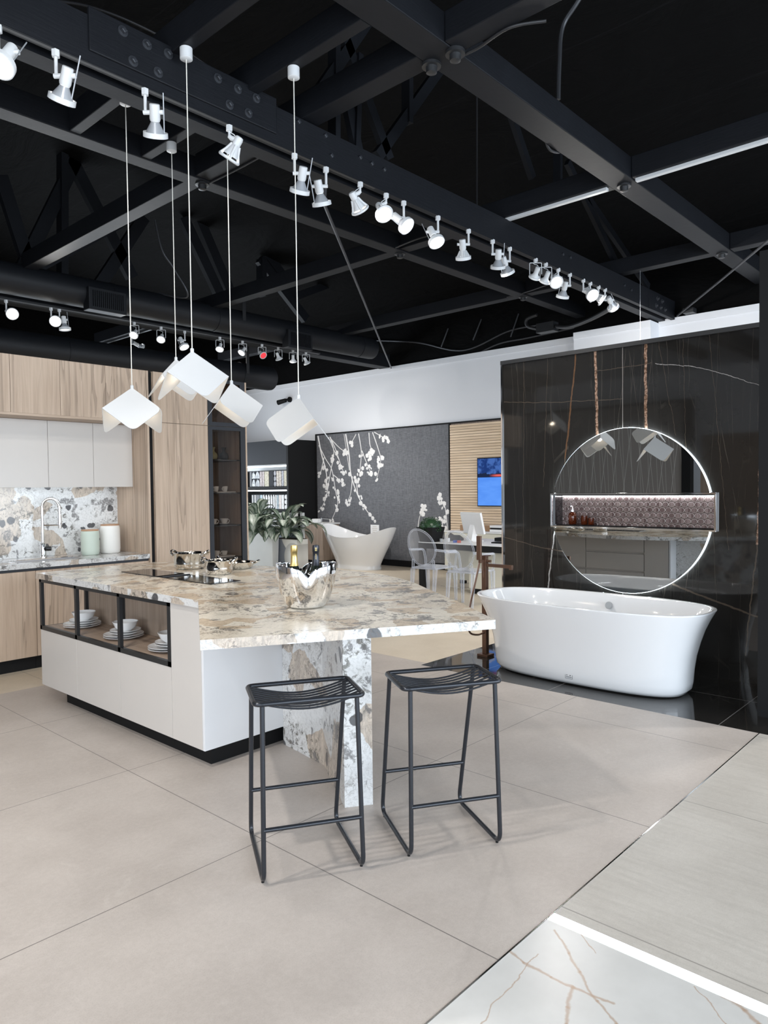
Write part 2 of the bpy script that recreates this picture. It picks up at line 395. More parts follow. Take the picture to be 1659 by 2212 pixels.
def glassy(name, tint, gloss=.05, amount=.16, edge=.6):
    m, nt, out = new_mat(name)
    tr = nd(nt, 'ShaderNodeBsdfTransparent', None, Color=(*tint, 1))
    gl = nd(nt, 'ShaderNodeBsdfGlossy', None, Color=(.95, .97, 1, 1), Roughness=gloss)
    lw = nd(nt, 'ShaderNodeLayerWeight', None, Blend=.35)
    f = mth(nt, 'ADD', mth(nt, 'MULTIPLY', lw.outputs['Facing'], edge), amount, clamp=True)
    mx = nt.nodes.new('ShaderNodeMixShader'); nt.links.new(f, mx.inputs[0])
    nt.links.new(tr.outputs[0], mx.inputs[1]); nt.links.new(gl.outputs[0], mx.inputs[2]); nt.links.new(mx.outputs[0], out.inputs[0])
    return m
def clear_plastic():
    m, nt, out = new_mat('clear_plastic')
    tr = nd(nt, 'ShaderNodeBsdfTransparent', None, Color=(.93, .945, .97, 1))
    gl = nd(nt, 'ShaderNodeBsdfPrincipled', None, Base_Color=(.80, .83, .90, 1), Roughness=.06)
    lw = nd(nt, 'ShaderNodeLayerWeight', None, Blend=.45)
    f = mth(nt, 'ADD', mth(nt, 'MULTIPLY', mth(nt, 'POWER', lw.outputs['Facing'], 1.25), .85), .07, clamp=True)  # pale colour mixed in at grazing edges stands in for edge highlights
    mx = nt.nodes.new('ShaderNodeMixShader'); nt.links.new(f, mx.inputs[0])
    nt.links.new(tr.outputs[0], mx.inputs[1]); nt.links.new(gl.outputs[0], mx.inputs[2]); nt.links.new(mx.outputs[0], out.inputs[0])
    return m
MT['clear_plastic'] = clear_plastic()
MT['smoked_glass'] = glassy('smoked_glass', (.74, .70, .66), .02, .004, .07)
MT['shelf_glass'] = glassy('shelf_glass', (.25, .24, .23), .05, .08, .4)
MT['clear_glass'] = glassy('clear_glass', (.97, .98, .98), .02, .03, .5)
MT['amber_glass'] = plain('amber_glass', (.16, .035, .012), .06, 0, .1, 10, Transmission_Weight=.55)
MT['mirror'] = plain('mirror', (.47, .48, .48), .004, 1., 0.)
def leaf_mat(name, g1, g2, varieg):
    m, nt, out = new_mat(name)
    uv = nt.nodes.new('ShaderNodeUVMap'); sp = nt.nodes.new('ShaderNodeSeparateXYZ'); nt.links.new(uv.outputs[0], sp.inputs[0])
    n = noise(nt, pos(nt), 20, 4)
    c = mixc(nt, n, g1, g2)
    if varieg:
        mp = nt.nodes.new('ShaderNodeMapping'); nt.links.new(uv.outputs[0], mp.inputs[0]); mp.inputs['Scale'].default_value = (9, 1.4, 1)
        s = noise(nt, mp.outputs[0], 1.6, 3, .6)
        d = mth(nt, 'ABSOLUTE', mth(nt, 'SUBTRACT', sp.outputs[0], .5))
        st = mth(nt, 'MULTIPLY', ramp(nt, s, .43, .54), ramp(nt, d, .42, .2))
        st = mth(nt, 'MAXIMUM', st, ramp(nt, d, .05, .02))
        c = mixc(nt, mth(nt, 'MULTIPLY', st, .9), c, (.62, .66, .58))
    princ(nt, out, c, .35); return m
MT['leaf'] = leaf_mat('leaf', (.060, .100, .066), (.115, .165, .110), True)
MT['box_leaf'] = leaf_mat('box_leaf', (.014, .048, .020), (.05, .12, .05), False)
def screen_mat():
    m, nt, out = new_mat('screen_picture')
    P = pos(nt); sp = nt.nodes.new('ShaderNodeSeparateXYZ'); nt.links.new(P, sp.inputs[0])
    z = sp.outputs[2]; y = sp.outputs[1]
    n = noise(nt, pos(nt, (1, 3, 9)), 1., 4); n2 = noise(nt, pos(nt, (1, 9, 9)), 1., 4, .6)
    sky = mixc(nt, ramp(nt, n2, .4, .6), (.012, .035, .15), (.05, .12, .36))
    water = mixc(nt, n, (.055, .19, .66), (.13, .33, .86))
    c = mixc(nt, mth(nt, 'GREATER_THAN', z, 1.70), water, sky)
    hz = mth(nt, 'MULTIPLY', mth(nt, 'GREATER_THAN', z, 1.675), mth(nt, 'LESS_THAN', mth(nt, 'ADD', z, mth(nt, 'MULTIPLY', n2, .10)), 1.79))
    c = mixc(nt, hz, c, (.012, .02, .05))
    red = mth(nt, 'MULTIPLY', ramp(nt, mth(nt, 'ABSOLUTE', mth(nt, 'SUBTRACT', z, 1.705)), .03, .0), ramp(nt, y, 7.1, 6.9))
    c = mixc(nt, red, c, (.75, .12, .10))
    e = nd(nt, 'ShaderNodeEmission', None, Color=c, Strength=1.25); nt.links.new(e.outputs[0], out.inputs[0]); return m
MT['screen_picture'] = screen_mat()
YW = 10.27
def wave_art():
    m, nt, out = new_mat('wave_art')
    sp = nt.nodes.new('ShaderNodeSeparateXYZ'); nt.links.new(pos(nt), sp.inputs[0])
    z = sp.outputs[2]; y = sp.outputs[1]
    cv = mth(nt, 'MULTIPLY', mth(nt, 'SINE', mth(nt, 'MULTIPLY', z, 7.5)), .16)
    d = mth(nt, 'SUBTRACT', mth(nt, 'ADD', y, mth(nt, 'MULTIPLY', cv, .8)), YW)
    slate = ramp(nt, d, -.012, .012)
    e1 = mth(nt, 'SUBTRACT', y, YW-.17); e2 = mth(nt, 'MULTIPLY', mth(nt, 'SUBTRACT', z, .28), .9)
    r = mth(nt, 'SQRT', mth(nt, 'ADD', mth(nt, 'MULTIPLY', e1, e1), mth(nt, 'MULTIPLY', e2, e2)))
    c = mixc(nt, slate, (.70, .70, .67), (.19, .215, .26))
    c = mixc(nt, ramp(nt, r, .24, .225), c, mixc(nt, ramp(nt, r, .05, .24), (.68, .68, .65), (.46, .46, .44)))
    princ(nt, out, c, .3); return m
MT['wave_art'] = wave_art()
def line_panel():
    m, nt, out = new_mat('line_panel')
    c = (.22, .20, .185)
    for r_, s_ in ((.10, 5.2), (-.13, 4.3), (.04, 6.1)):
        P = pos(nt, (1, 1, 1), (r_, 0, 0)); sp = nt.nodes.new('ShaderNodeSeparateXYZ'); nt.links.new(P, sp.inputs[0])
        t = mth(nt, 'FRACT', mth(nt, 'MULTIPLY', sp.outputs[1], s_))
        c = mixc(nt, mth(nt, 'MULTIPLY', mth(nt, 'LESS_THAN', t, .055), .6), c, (.52, .50, .48))
    princ(nt, out, c, .6); return m
MT['line_panel'] = line_panel()
def sample(name, c1, c2, s, rough=.35, metal=0.):
    m, nt, out = new_mat(name)
    v = nd(nt, 'ShaderNodeTexVoronoi', None, Vector=pos(nt), Scale=s)
    sp = nt.nodes.new('ShaderNodeSeparateColor'); nt.links.new(v.outputs['Color'], sp.inputs[0])
    princ(nt, out, mixc(nt, sp.outputs[0], c1, c2), rough, metal); return m
MT['mos_beige'] = sample('mos_beige', (.22, .17, .13), (.62, .55, .45), 60)
MT['mos_gold'] = sample('mos_gold', (.25, .21, .13), (.55, .50, .34), 70)
MT['mos_rose'] = sample('mos_rose', (.20, .15, .14), (.50, .42, .41), 50)
MT['mos_grey'] = sample('mos_grey', (.12, .12, .14), (.36, .35, .38), 55)
MT['mos_white'] = sample('mos_white', (.50, .49, .48), (.72, .71, .70), 40)
MT['fan_white'] = sample('fan_white', (.03, .03, .035), (.62, .64, .66), 14)
MT['mos_teal'] = sample('mos_teal', (.10, .16, .19), (.35, .42, .45), 20)
MT['mos_pink'] = sample('mos_pink', (.55, .46, .42), (.68, .60, .56), 20)

# ---------------------------------------------------------------- mesh helpers
class MB:
    def __init__(s): s.bm = bmesh.new()
    def box(s, x0, x1, y0, y1, z0, z1, mat=None):
        v = [s.bm.verts.new(p) for p in ((x0,y0,z0),(x1,y0,z0),(x1,y1,z0),(x0,y1,z0),(x0,y0,z1),(x1,y0,z1),(x1,y1,z1),(x0,y1,z1))]
        for f in ((3,2,1,0),(4,5,6,7),(0,1,5,4),(1,2,6,5),(2,3,7,6),(3,0,4,7)): s.bm.faces.new([v[i] for i in f])
        if mat is not None: bmesh.ops.transform(s.bm, matrix=mat, verts=v)
        return s
    def bar(s, a, b, w, h, roll=0):
        a, b = Vector(a), Vector(b); d = b-a; L = d.length
        z = d.normalized(); ref = Vector((0, 0, 1)) if abs(z.z) < .98 else Vector((0, 1, 0))
        x = ref.cross(z).normalized(); y = z.cross(x)
        R = Matrix((x, y, z)).transposed().to_4x4(); R.translation = a
        if roll: R = R @ Matrix.Rotation(roll, 4, 'Z')
        return s.box(-w/2, w/2, -h/2, h/2, 0, L, R)
    def prism(s, poly, z0, z1):
        n = len(poly)
        a = [s.bm.verts.new((x, y, z0)) for x, y in poly]; b = [s.bm.verts.new((x, y, z1)) for x, y in poly]
        s.bm.faces.new(a[::-1]); s.bm.faces.new(b)
        for i in range(n): s.bm.faces.new((a[i], a[(i+1) % n], b[(i+1) % n], b[i]))
        return s
    def prism_x(s, poly, x0, x1):     # poly in (y,z)
        n = len(poly)
        a = [s.bm.verts.new((x0, y, z)) for y, z in poly]; b = [s.bm.verts.new((x1, y, z)) for y, z in poly]
        s.bm.faces.new(a[::-1]); s.bm.faces.new(b)
        for i in range(n): s.bm.faces.new((a[i], a[(i+1) % n], b[(i+1) % n], b[i]))
        return s
    def tube(s, pts, r, seg=10, closed=False, caps=True):
        pts = [Vector(p) for p in pts]; n = len(pts)
        rs = r if isinstance(r, (list, tuple)) else [r]*n
        rings = []; prev = None
        for i in range(n):
            if closed: t = (pts[(i+1) % n]-pts[i-1])
            else: t = pts[min(i+1, n-1)]-pts[max(i-1, 0)]
            t.normalize()
            if prev is None:
                ref = Vector((0, 0, 1)) if abs(t.z) < .9 else Vector((1, 0, 0))
                u = t.cross(ref).normalized()
            else:
                u = (prev-t*prev.dot(t))
                if u.length < 1e-6: u = t.orthogonal()
                u.normalize()
            prev = u; w = t.cross(u)
            rings.append([s.bm.verts.new(pts[i]+u*rs[i]*math.cos(2*PI*k/seg)+w*rs[i]*math.sin(2*PI*k/seg)) for k in range(seg)])
        m = n if closed else n-1
        for i in range(m):
            A, B = rings[i], rings[(i+1) % n]
            off = 0
            if closed and i == n-1:
                off = min(range(seg), key=lambda q: (A[0].co-B[q].co).length)
            for k in range(seg):
                s.bm.faces.new((A[k], A[(k+1) % seg], B[(k+1+off) % seg], B[(k+off) % seg]))
        if not closed and caps:
            s.bm.faces.new(rings[0][::-1]); s.bm.faces.new(rings[-1])
        return s
    def loft(s, rings, close_u=True, cap0=False, cap1=False):
        R = [[s.bm.verts.new(p) for p in r] for r in rings]; n = len(R[0])
        for i in range(len(R)-1):
            for k in range(n if close_u else n-1):
                s.bm.faces.new((R[i][k], R[i][(k+1) % n], R[i+1][(k+1) % n], R[i+1][k]))
        if cap0: s.bm.faces.new(R[0][::-1])
        if cap1: s.bm.faces.new(R[-1])
        return s
    def lathe(s, prof, seg=32, c=(0, 0, 0), cap0=True, cap1=True, mat=None):
        rings = [[Vector((r*math.cos(2*PI*k/seg), r*math.sin(2*PI*k/seg), z)) for k in range(seg)] for r, z in prof]
        if mat is not None: rings = [[mat @ p for p in r] for r in rings]
        c = Vector(c)
        rings = [[p+c for p in r] for r in rings]
        return s.loft(rings, True, cap0 and prof[0][0] > 1e-5, cap1 and prof[-1][0] > 1e-5)
    def poly(s, pts):
        s.bm.faces.new([s.bm.verts.new(p) for p in pts]); return s
    def sphere(s, c, r, seg=16, ring=10, sc=(1, 1, 1)):
        prof = [(max(1e-4, r*math.sin(PI*i/ring)), -r*math.cos(PI*i/ring)) for i in range(ring+1)]
        rings = [[Vector((q*math.cos(2*PI*k/seg)*sc[0], q*math.sin(2*PI*k/seg)*sc[1], z*sc[2]))+Vector(c) for k in range(seg)] for q, z in prof]
        return s.loft(rings, True, True, True)
    def build(s, name, mat, parent=None, smooth=False, bevel=0, local=False, angle=35):
        bm = s.bm
        bmesh.ops.remove_doubles(bm, verts=bm.verts, dist=1e-6)
        bmesh.ops.recalc_face_normals(bm, faces=bm.faces)
        me = bpy.data.meshes.new(name)
        if parent is not None:
            if not local:
                off = parent.location if parent.parent is None else parent.location+parent.parent.location
                bmesh.ops.translate(bm, vec=-Vector(off), verts=bm.verts)
            o = bpy.data.objects.new(name, me); o.parent = parent
        else:
            o = bpy.data.objects.new(name, me)
            if not local:
                xs = [v.co.x for v in bm.verts]; ys = [v.co.y for v in bm.verts]; zs = [v.co.z for v in bm.verts]
                c = Vector(((min(xs)+max(xs))/2, (min(ys)+max(ys))/2, min(zs)))
                bmesh.ops.translate(bm, vec=-c, verts=bm.verts); o.location = c
        bm.to_mesh(me); bm.free()
        me.materials.append(MT[mat] if isinstance(mat, str) else mat)
        if smooth:
            for p in me.polygons: p.use_smooth = True
            try: me.set_sharp_from_angle(angle=math.radians(angle))
            except Exception: pass
        if bevel:
            b = o.modifiers.new('bevel', 'BEVEL'); b.width = bevel; b.segments = 2; b.limit_method = 'ANGLE'
        COL.objects.link(o)
        return o
def tag(o, label, cat, group=None, kind=None):
    o['label'] = label; o['category'] = cat
    if group: o['group'] = group
    if kind: o['kind'] = kind
    return o
def struct(o):
    o['kind'] = 'structure'; return o
def thing(name, loc, label, cat, group=None, rz=0):
    o = bpy.data.objects.new(name, None); o.empty_display_size = .1
    o.location = loc; o.rotation_euler = (0, 0, rz); COL.objects.link(o)
    return tag(o, label, cat, group)
def copy_tree(o, parent=None):
    c = o.copy(); COL.objects.link(c)
    if parent is not None: c.parent = parent
    for ch in [x for x in KIDS(o)]: copy_tree(ch, c)
    return c
def KIDS(o): return [x for x in bpy.data.objects if x.parent == o]
def arc(c, r, a0, a1, n, u=(1, 0, 0), v=(0, 0, 1)):
    c, u, v = Vector(c), Vector(u), Vector(v)
    return [c+u*r*math.cos(a0+(a1-a0)*i/n)+v*r*math.sin(a0+(a1-a0)*i/n) for i in range(n+1)]
def rounded(pts, r, n=5, closed=True):
    """round the corners of a polyline"""
    pts = [Vector(p) for p in pts]; out = []; N = len(pts)
    for i, p in enumerate(pts):
        if not closed and i in (0, N-1): out.append(p); continue
        a, b = pts[i-1], pts[(i+1) % N]
        da, db = (a-p).normalized(), (b-p).normalized()
        q0, q1 = p+da*r, p+db*r
        for k in range(n+1):
            t = k/n
            out.append(q0*(1-t)**2+p*2*t*(1-t)+q1*t*t)
    return out
# a picture direction cut with a real plane of the room gives a point of the room
def ray(x, y): return fw+rt2*((x-829.5)/FPX)-up2*((y-1106)/FPX)
def at_y(x, y, Y): d = ray(x, y); t = Y/d.y; return Vector((d.x*t, Y, CAMZ+d.z*t))
def at_x(x, y, X): d = ray(x, y); t = X/d.x; return Vector((X, d.y*t, CAMZ+d.z*t))
def at_z(x, y, Z): d = ray(x, y); t = (Z-CAMZ)/d.z; return Vector((d.x*t, d.y*t, Z))

# ================================================================ SETTING
def slab(name, boxes, mat, bevel=0):
    m = MB()
    for b in boxes: m.box(*b)
    return struct(m.build(name, mat, bevel=bevel))
slab('floor', [(-4.2, 4.70, 1.268, 3.912, -.1, 0), (-4.2, 4.78, 3.912, 5.75, -.1, 0)], 'tile_grey')
slab('floor_beige_tile', [(-4.2, 10.6, 5.75, 14.4, -.1, 0), (4.78, 10.6, 3.912, 5.75, -.1, 0)], 'tile_beige')
slab('floor_black_marble', [(4.70, 5.9, .2, 3.912, -.1, 0)], 'marble_black_floor')
slab('floor_travertine', [(2.236, 4.70, -5.0, 1.262, -.1, 0), (4.70, 10.6, -5.0, .2, -.1, 0), (5.9, 10.6, .2, 3.912, -.1, 0)], 'tile_travertine')
slab('floor_white_marble', [(-4.2, 2.188, -5.0, 1.262, -.1, 0)], 'marble_white')
slab('trim_1', [(-4.2, 4.70, 1.262, 1.268, -.1, .0015)], 'steel')
o = MB().box(2.188, 2.236, -5.0, 1.262, -.1, .001).build('floor_light_strip', 'led_floor')
tag(o, 'glowing white light strip let into the floor between marble and travertine', 'light strip')

m = MB(); m.box(10.5, 10.7, 5.33, 14.4, 0, 3.86); struct(m.build('wall_east', 'white_wall'))
m = MB(); m.box(10.1, 10.49, 4.15, 5.33, 0, 3.73); m.box(10.085, 10.49, 4.15, 5.33, 3.73, 3.825); struct(m.build('wall_east_pier', 'white_wall'))
m = MB(); m.box(10.4, 10.7, -5, 4.15, 0, 3.775); m.box(10.385, 10.7, -5, 4.15, 3.775, 3.87); struct(m.build('wall_east_return', 'white_wall'))
slab('trim_2', [(10.485, 10.5, 5.33, 14.4, 3.76, 3.86)], 'white_wall')
slab('wall_east_upper', [(10.52, 10.75, -5, 14.4, 3.87, 6.3)], 'roof_fabric')
slab('wall_north', [(-4.2, 2.6, 14.4, 14.6, 0, 2.6), (9.8, 10.7, 14.4, 14.6, 0, 2.6), (2.6, 9.8, 14.4, 14.6, 0, .4)], 'white_wall')  # the gap is an added opening, made to go with rear_fill_light
slab('wall_north_upper', [(-4.2, 10.7, 14.4, 14.6, 2.6, 6.3)], 'roof_fabric')
slab('wall_west', [(-4.4, -4.2, 3.2, 14.4, 0, 6.3)], 'white_wall')
slab('wall_west_upper', [(-4.4, -4.2, -5, 3.2, 3.4, 6.3), (-4.4, -4.2, -5, -4.4, 0, 3.4)], 'roof_fabric')  # the gap is an added opening that holds side_fill_light
slab('wall_south', [(-4.4, 10.7, -5.2, -5.0, 3.3, 6.3), (-4.4, -2.6, -5.2, -5.0, 0, 3.3), (9.8, 10.7, -5.2, -5.0, 0, 3.3)], 'white_wall')  # the wide gap is an assumed window opening for the south light
m = MB()
for k in range(6): m.box(-2.6+k*2.45, -2.52+k*2.45, -5.16, -5.04, 0, 3.3)
m.box(-2.6, 9.8, -5.16, -5.04, 0, .1); struct(m.build('assumed_window_1', 'graphite_metal'))  # assumed window frame in the unseen south wall
m = MB(); m.loft([[(-4.5, -5.2, 5.4), (3.0, -5.2, 6.1), (10.8, -5.2, 4.75)], [(-4.5, 14.6, 5.4), (3.0, 14.6, 6.1), (10.8, 14.6, 4.75)]], False)
struct(m.build('ceiling', 'roof_fabric'))
# the opposite display, seen in the mirror and the polished marble
slab('wall_display', [(-2.12, -2.0, 5.02, 8.4, 0, 3.05)], 'line_panel')
slab('trim_3', [(-2.14, -1.97, 4.86, 5.02, 0, 3.1), (-2.14, -1.97, 5.02, 8.4, 3.05, 3.1)], 'black_matte')
slab('wall_display_side', [(-2.6, -2.5, 3.5, 4.86, 0, 2.45)], 'oak_grey')
slab('wall_display_white', [(-2.6, -2.5, 3.5, 8.4, 2.45, 3.7)], 'white_wall')

# black marble bathroom wall with a niche let into it
NY0, NY1, NZ0, NZ1 = 1.895, 3.295, 1.15, 1.43
m = MB()
for b in ((1.2, NY0, 0, 2.66), (NY1, 3.83, 0, 2.66), (NY0, NY1, 0, NZ0), (NY0, NY1, NZ1, 2.66)): m.box(5.86, 6.06, *b)
struct(m.build('wall_bath', 'marble_black'))
slab('trim_4', [(5.84, 6.08, 1.2, 3.845, 2.66, 2.695)], 'black_metal')
slab('trim_5', [(5.845, 6.07, 3.83, 3.845, 0, 2.66)], 'chrome')
slab('wall_pillar', [(5.05, 6.1, 1.06, 1.195, 0, 2.98), (5.05, 5.12, 1.195, 1.372, 0, 2.98)], 'black_matte')

# ---------------------------------------------------------------- roof timbers
def beam(name, a, b, w, h, mat='beam_paint'):
    a, b = Vector(a), Vector(b)
    d = (b-a); s_ = Vector((-d.y, d.x, 0)).normalized()*w/2; u = Vector((0, 0, h))
    m = MB(); m.loft([[a-s_, a+s_, a+s_+u, a-s_+u], [b-s_, b+s_, b+s_+u, b-s_+u]], True, True, True)
    return struct(m.build(name, mat, bevel=.006))
ZB = 4.132
m = MB()
for (ya, yb, dz0, dz1) in ((3.918, 3.972, 0, .255), (4.055, 4.188, .004, .255), (3.972, 4.055, .07, .255)):
    m.loft([[(-4.1, ya, 3.885+dz0), (-4.1, yb, 3.885+dz0), (-4.1, yb, 3.885+dz1), (-4.1, ya, 3.885+dz1)], [(10.38, ya, 3.838+dz0), (10.38, yb, 3.838+dz0), (10.38, yb, 3.838+dz1), (10.38, ya, 3.838+dz1)]], True, True, True)
mb_ = struct(m.build('ceiling_beam', 'beam_paint'))
# splice plate and bolts belong to the main beam
m = MB(); p0, p1 = at_y(191, 75, 3.915), at_y(596, 235, 3.915)
m.box(p0.x, p1.x, 3.905, 3.93, 3.925, 4.165); m.build('splice_plate', 'beam_paint', mb_, bevel=.006)
m = MB(); m.box(9.5, 10.35, 3.912, 3.93, 3.84, 4.07); m.build('splice_plate', 'beam_paint', mb_)
bolts = [(265,68),(317,97),(363,117),(287,133),(341,157),(470,170),(513,193),(553,213),(495,227),(536,245),(642,265),(700,295),(713,338),(775,342),(800,355),(827,368),(1213,550),(1229,557),(1346,617),(1361,627),(1420,645),(1417,660),(1430,651),(1427,664),(1436,669)]
bp = None
for i, (x, y) in enumerate(bolts):
    Yb = 3.905 if i < 10 else 3.93 if i < 20 else 3.912
    P = at_y(x, y, Yb)
    if bp is None:
        R = Matrix.Rotation(PI/2, 4, 'X')
        m = MB(); m.lathe([(.030, 0), (.030, .006), (.012, .008)], 18, (0, 0, 0), mat=R)
        m.lathe([(.018, .006), (.018, .026), (.01, .028)], 4, (0, 0, 0), mat=R)
        bp = m.build('bolt', 'graphite_metal', mb_, local=True)
        bp.location = P-mb_.location
    else:
        c = bp.copy(); COL.objects.link(c); c.location = P-mb_.location
beam('ceiling_beam', (-4.1, 2.766, ZB), (10.38, 2.766, ZB-.01), .207, .185)
beam('ceiling_beam', (-4.1, 5.369, ZB), (10.4, 5.369, ZB-.02), .163, .175)
beam('ceiling_beam', (-4.1, 9.5, 3.87), (10.42, 9.5, 3.83), .26, .25)
for X in (3.55, 6.142, 8.734):      # cross beams, cut between the long ones
    for (y0, y1) in ((-3, 2.66), (2.872, 5.285), (5.452, 9.37), (9.63, 12.5)):
        beam('ceiling_beam', (X, y0, ZB), (X, y1 if X > 4 or y1 != 9.37 else 8.93, ZB), .152, .18)
for X in (2.457, 3.025):
    beam('ceiling_beam', (X, 2.872, 4.1295), (X, 5.285, 4.1295), .082, .185)
def strut(a, b, Y, w=.09, d=.05):
    P, Q = at_y(*a, Y), at_y(*b, Y)
    m = MB(); m.bar(P, Q, d, w); return struct(m.build('ceiling_strut', 'beam_paint'))
for a, b in (((642,268),(845,-30)), ((815,338),(960,135)), ((840,345),(735,60)), ((880,268),(880,60)), ((1150,385),(1100,235)), ((1205,425),(1205,330)), ((1338,585),(1225,350)), ((1400,620),(1250,400)), ((722,305),(722,60)), ((765,335),(772,120)), ((775,340),(745,200))):
    strut(a, b, 4.08)
for a, b in (((45,585),(180,310)), ((135,640),(135,310)), ((70,600),(0,380)), ((205,630),(310,470)), ((500,640),(415,440)), ((285,600),(120,280)), ((565,560),(565,640)), ((640,640),(520,470)), ((660,690),(560,560)), ((395,470),(480,650))):
    strut(a, b, 9.5, .16, .09)
for x0, y0, x1, y1, Y in ((60,590,420,395,9.0), (640,640,900,545,9.5)):
    strut((x0, y0), (x1, y1), Y, .12, .08)
# wind-bracing rods and conduits
def rod(name, pts, r, mat, label, cat, group=None):
    o = MB().tube(pts, r, 8).build(name, mat, smooth=True)
    return tag(o, label, cat, group)
rod('tension_rod', [(3.95, 4.20, 3.95), at_y(700, 440, 4.3), at_x(845, 795, 10.46)], .014, 'conduit', 'thin black bracing rod running down from the long beam to the back wall', 'rod', 'bracing rods')
rod('tension_rod', [at_x(1463, 682, 10.36), at_x(1560, 603, 9.4), at_x(1659, 520, 8.4), at_x(1800, 400, 7.2)], .014, 'conduit', 'black bracing rod with a turnbuckle above the white wall at right', 'rod', 'bracing rods')
ro = MB().box(10.25, 10.383, 3.62, 3.76, 3.875, 3.94).build('rod_anchor', 'black_metal'); tag(ro, 'small black anchor block where the right bracing rod meets the white wall', 'bracket')
def wire(pts, n=14):
    P = [Vector(p) for p in pts]; out = []
    P2 = [P[0]]+P+[P[-1]]
    for i in range(1, len(P2)-2):
        for k in range(n):
            t = k/n; a, b, c, d = P2[i-1:i+3]
            out.append(.5*((2*b)+(c-a)*t+(2*a-5*b+4*c-d)*t*t+(3*b-a-3*c+d)*t**3))
    out.append(P[-1]); return out
ym = 4.36
for k, (dz, lab) in enumerate(((0, 'lower'), (.05, 'middle'), (.09, 'topmost'))):
    rod('conduit', [(-3, ym+.03*k, 4.24+dz), (10.45, ym+.03*k, 4.16+dz)], .016-.003*k, 'conduit', f'{lab} of the three black conduits running behind the long bolted beam', 'conduit', 'beam conduits')
rod('cable', wire([Vector((1.5, 4.18, 4.13)), at_y(185,12,4.3), at_y(360,85,4.3), at_y(500,175,4.3), at_y(700,285,4.3)]), .008, 'cable_black', 'thin black cable draped above the splice plate of the long beam', 'cable')
rod('cable', wire([at_y(352,100,4.0), at_y(358,78,4.0), at_y(375,70,4.0), Vector((2.457, 3.84, 4.318))]), .006, 'conduit', 'pale looped wire feeding the pendant canopy beside the splice plate', 'cable')
rod('cable', wire([at_y(588,142,3.95), at_y(597,120,3.8), at_y(612,106,3.7), Vector((3.025, 3.55, 4.318))]), .006, 'conduit', 'pale looped wire above the rightmost pendant canopy', 'cable')
rod('cable', wire([at_x(1330,-130,5.2), at_x(1250,0,5.2), at_x(1215,60,5.2), at_x(1208,140,5.2), at_x(1206,215,5.2)]), .018, 'conduit', 'ribbed dark cable hanging down from the roof at upper right', 'cable')
rod('cable', wire([at_y(1180,290,2.885), at_y(1180,308,2.885), at_y(1190,325,2.885), at_y(1210,328,2.885), at_y(1216,310,2.885)]), .010, 'cable_black', 'coil of dark cable under the sloping roof behind the cross beam', 'cable')
rod('hanger_rod', [at_y(1030,150,4.4), at_y(1030,445,4.4)], .010, 'cable_black', 'thin vertical hanger rod above the middle of the long beam', 'rod')
rod('cable', wire([at_y(335,475,8.5), at_y(350,540,8.5), at_y(375,580,8.5), at_y(405,640,8.5), Vector((5.3, 9.0, 4.205))]), .014, 'conduit', 'grey cable hanging down towards the round duct', 'cable')
rod('hanging_wire', [Vector((8.73, at_x(1383, 598, 8.73).y, ZB-.001)), at_x(1383, 742, 8.73)], .0016, 'grey_plastic', 'very thin white wire hanging below the beam before the white wall', 'wire')
for nm, pts, lab in (('cable', [(970,590),(850,560),(790,735),(900,740),(1000,757),(1100,715),(1180,700)], 'black conduit bending along the top of the white back wall'),
                     ('cable', [(1030,765),(1080,742),(1140,730),(1240,708)], 'lower black conduit lying along the top edge of the back wall')):
    rod(nm, wire([at_x(x, y, 10.503) for x, y in pts[2:]] if len(pts) > 5 else [at_x(x, y, 10.503) for x, y in pts]), .016, 'conduit', lab, 'cable')
for i, (a, b) in enumerate((((953,750),(968,710)), ((1022,735),(1040,690)), ((1103,728),(1120,678)))):
    P, Q = at_x(*a, 10.3), at_x(*b, 10.53)
    P = at_x(*a, 10.45)
    o = MB().bar(P, Q, .045, .02).build('strut_channel', 'conduit')
    tag(o, f'{("left","middle","right")[i]} of three slotted black support channels above the white back wall', 'bracket', 'support channels')
P = at_x(1182, 708, 10.0)
jb = MB().box(P.x-.08, P.x+.08, P.y-.15, P.y+.15, P.z-.07, P.z+.07).build('junction_box', 'black_metal'); tag(jb, 'open black junction box with cables near the top of the back wall', 'box')
rod('flexible_conduit', wire([P+Vector((0, -.14, 0)), at_x(1230,706,9.6), at_x(1275,690,9.2), at_x(1325,663,8.6)]), .03, 'cable_black', 'thick black flexible conduit curving up from the open junction box', 'cable')
rod('flexible_conduit', wire([P+Vector((0, .14, 0)), at_x(1140,705,10.0), at_x(1138,690,10.0), at_x(1160,680,10.0)]), .025, 'cable_black', 'short black flexible conduit looping left of the open junction box', 'cable')
for i, (x, y) in enumerate(((1061,68),(978,122),(1357,397),(430,403),(850,533),(1092,640),(1565,548))):
    X, Y = [(3.59,2.67),(3.59,2.853),(6.16,2.766),(3.59,5.36),(6.16,5.37),(8.73,5.37),(8.73,2.766)][i]
    m = MB(); m.lathe([(.060, 0), (.060, -.022), (.037, -.024), (.033, -.058), (.018, -.064)], 18)
    lab = ['upper of two round black alarm bases at the top beam crossing', 'lower of two round black alarm bases at the top beam crossing', 'round black box where the white track crosses the right beam', 'round black box at the beam crossing above the left pendants', 'round black box at the beam crossing behind the track lights', 'round black box at the far beam crossing left of the long beam end', 'round black box at the far right beam crossing'][i]
    o = m.build('round_junction_box', 'black_metal', smooth=True, local=True); o.location = (X, Y, ZB-.0005)
    tag(o, lab, 'box', 'round boxes at beam crossings')
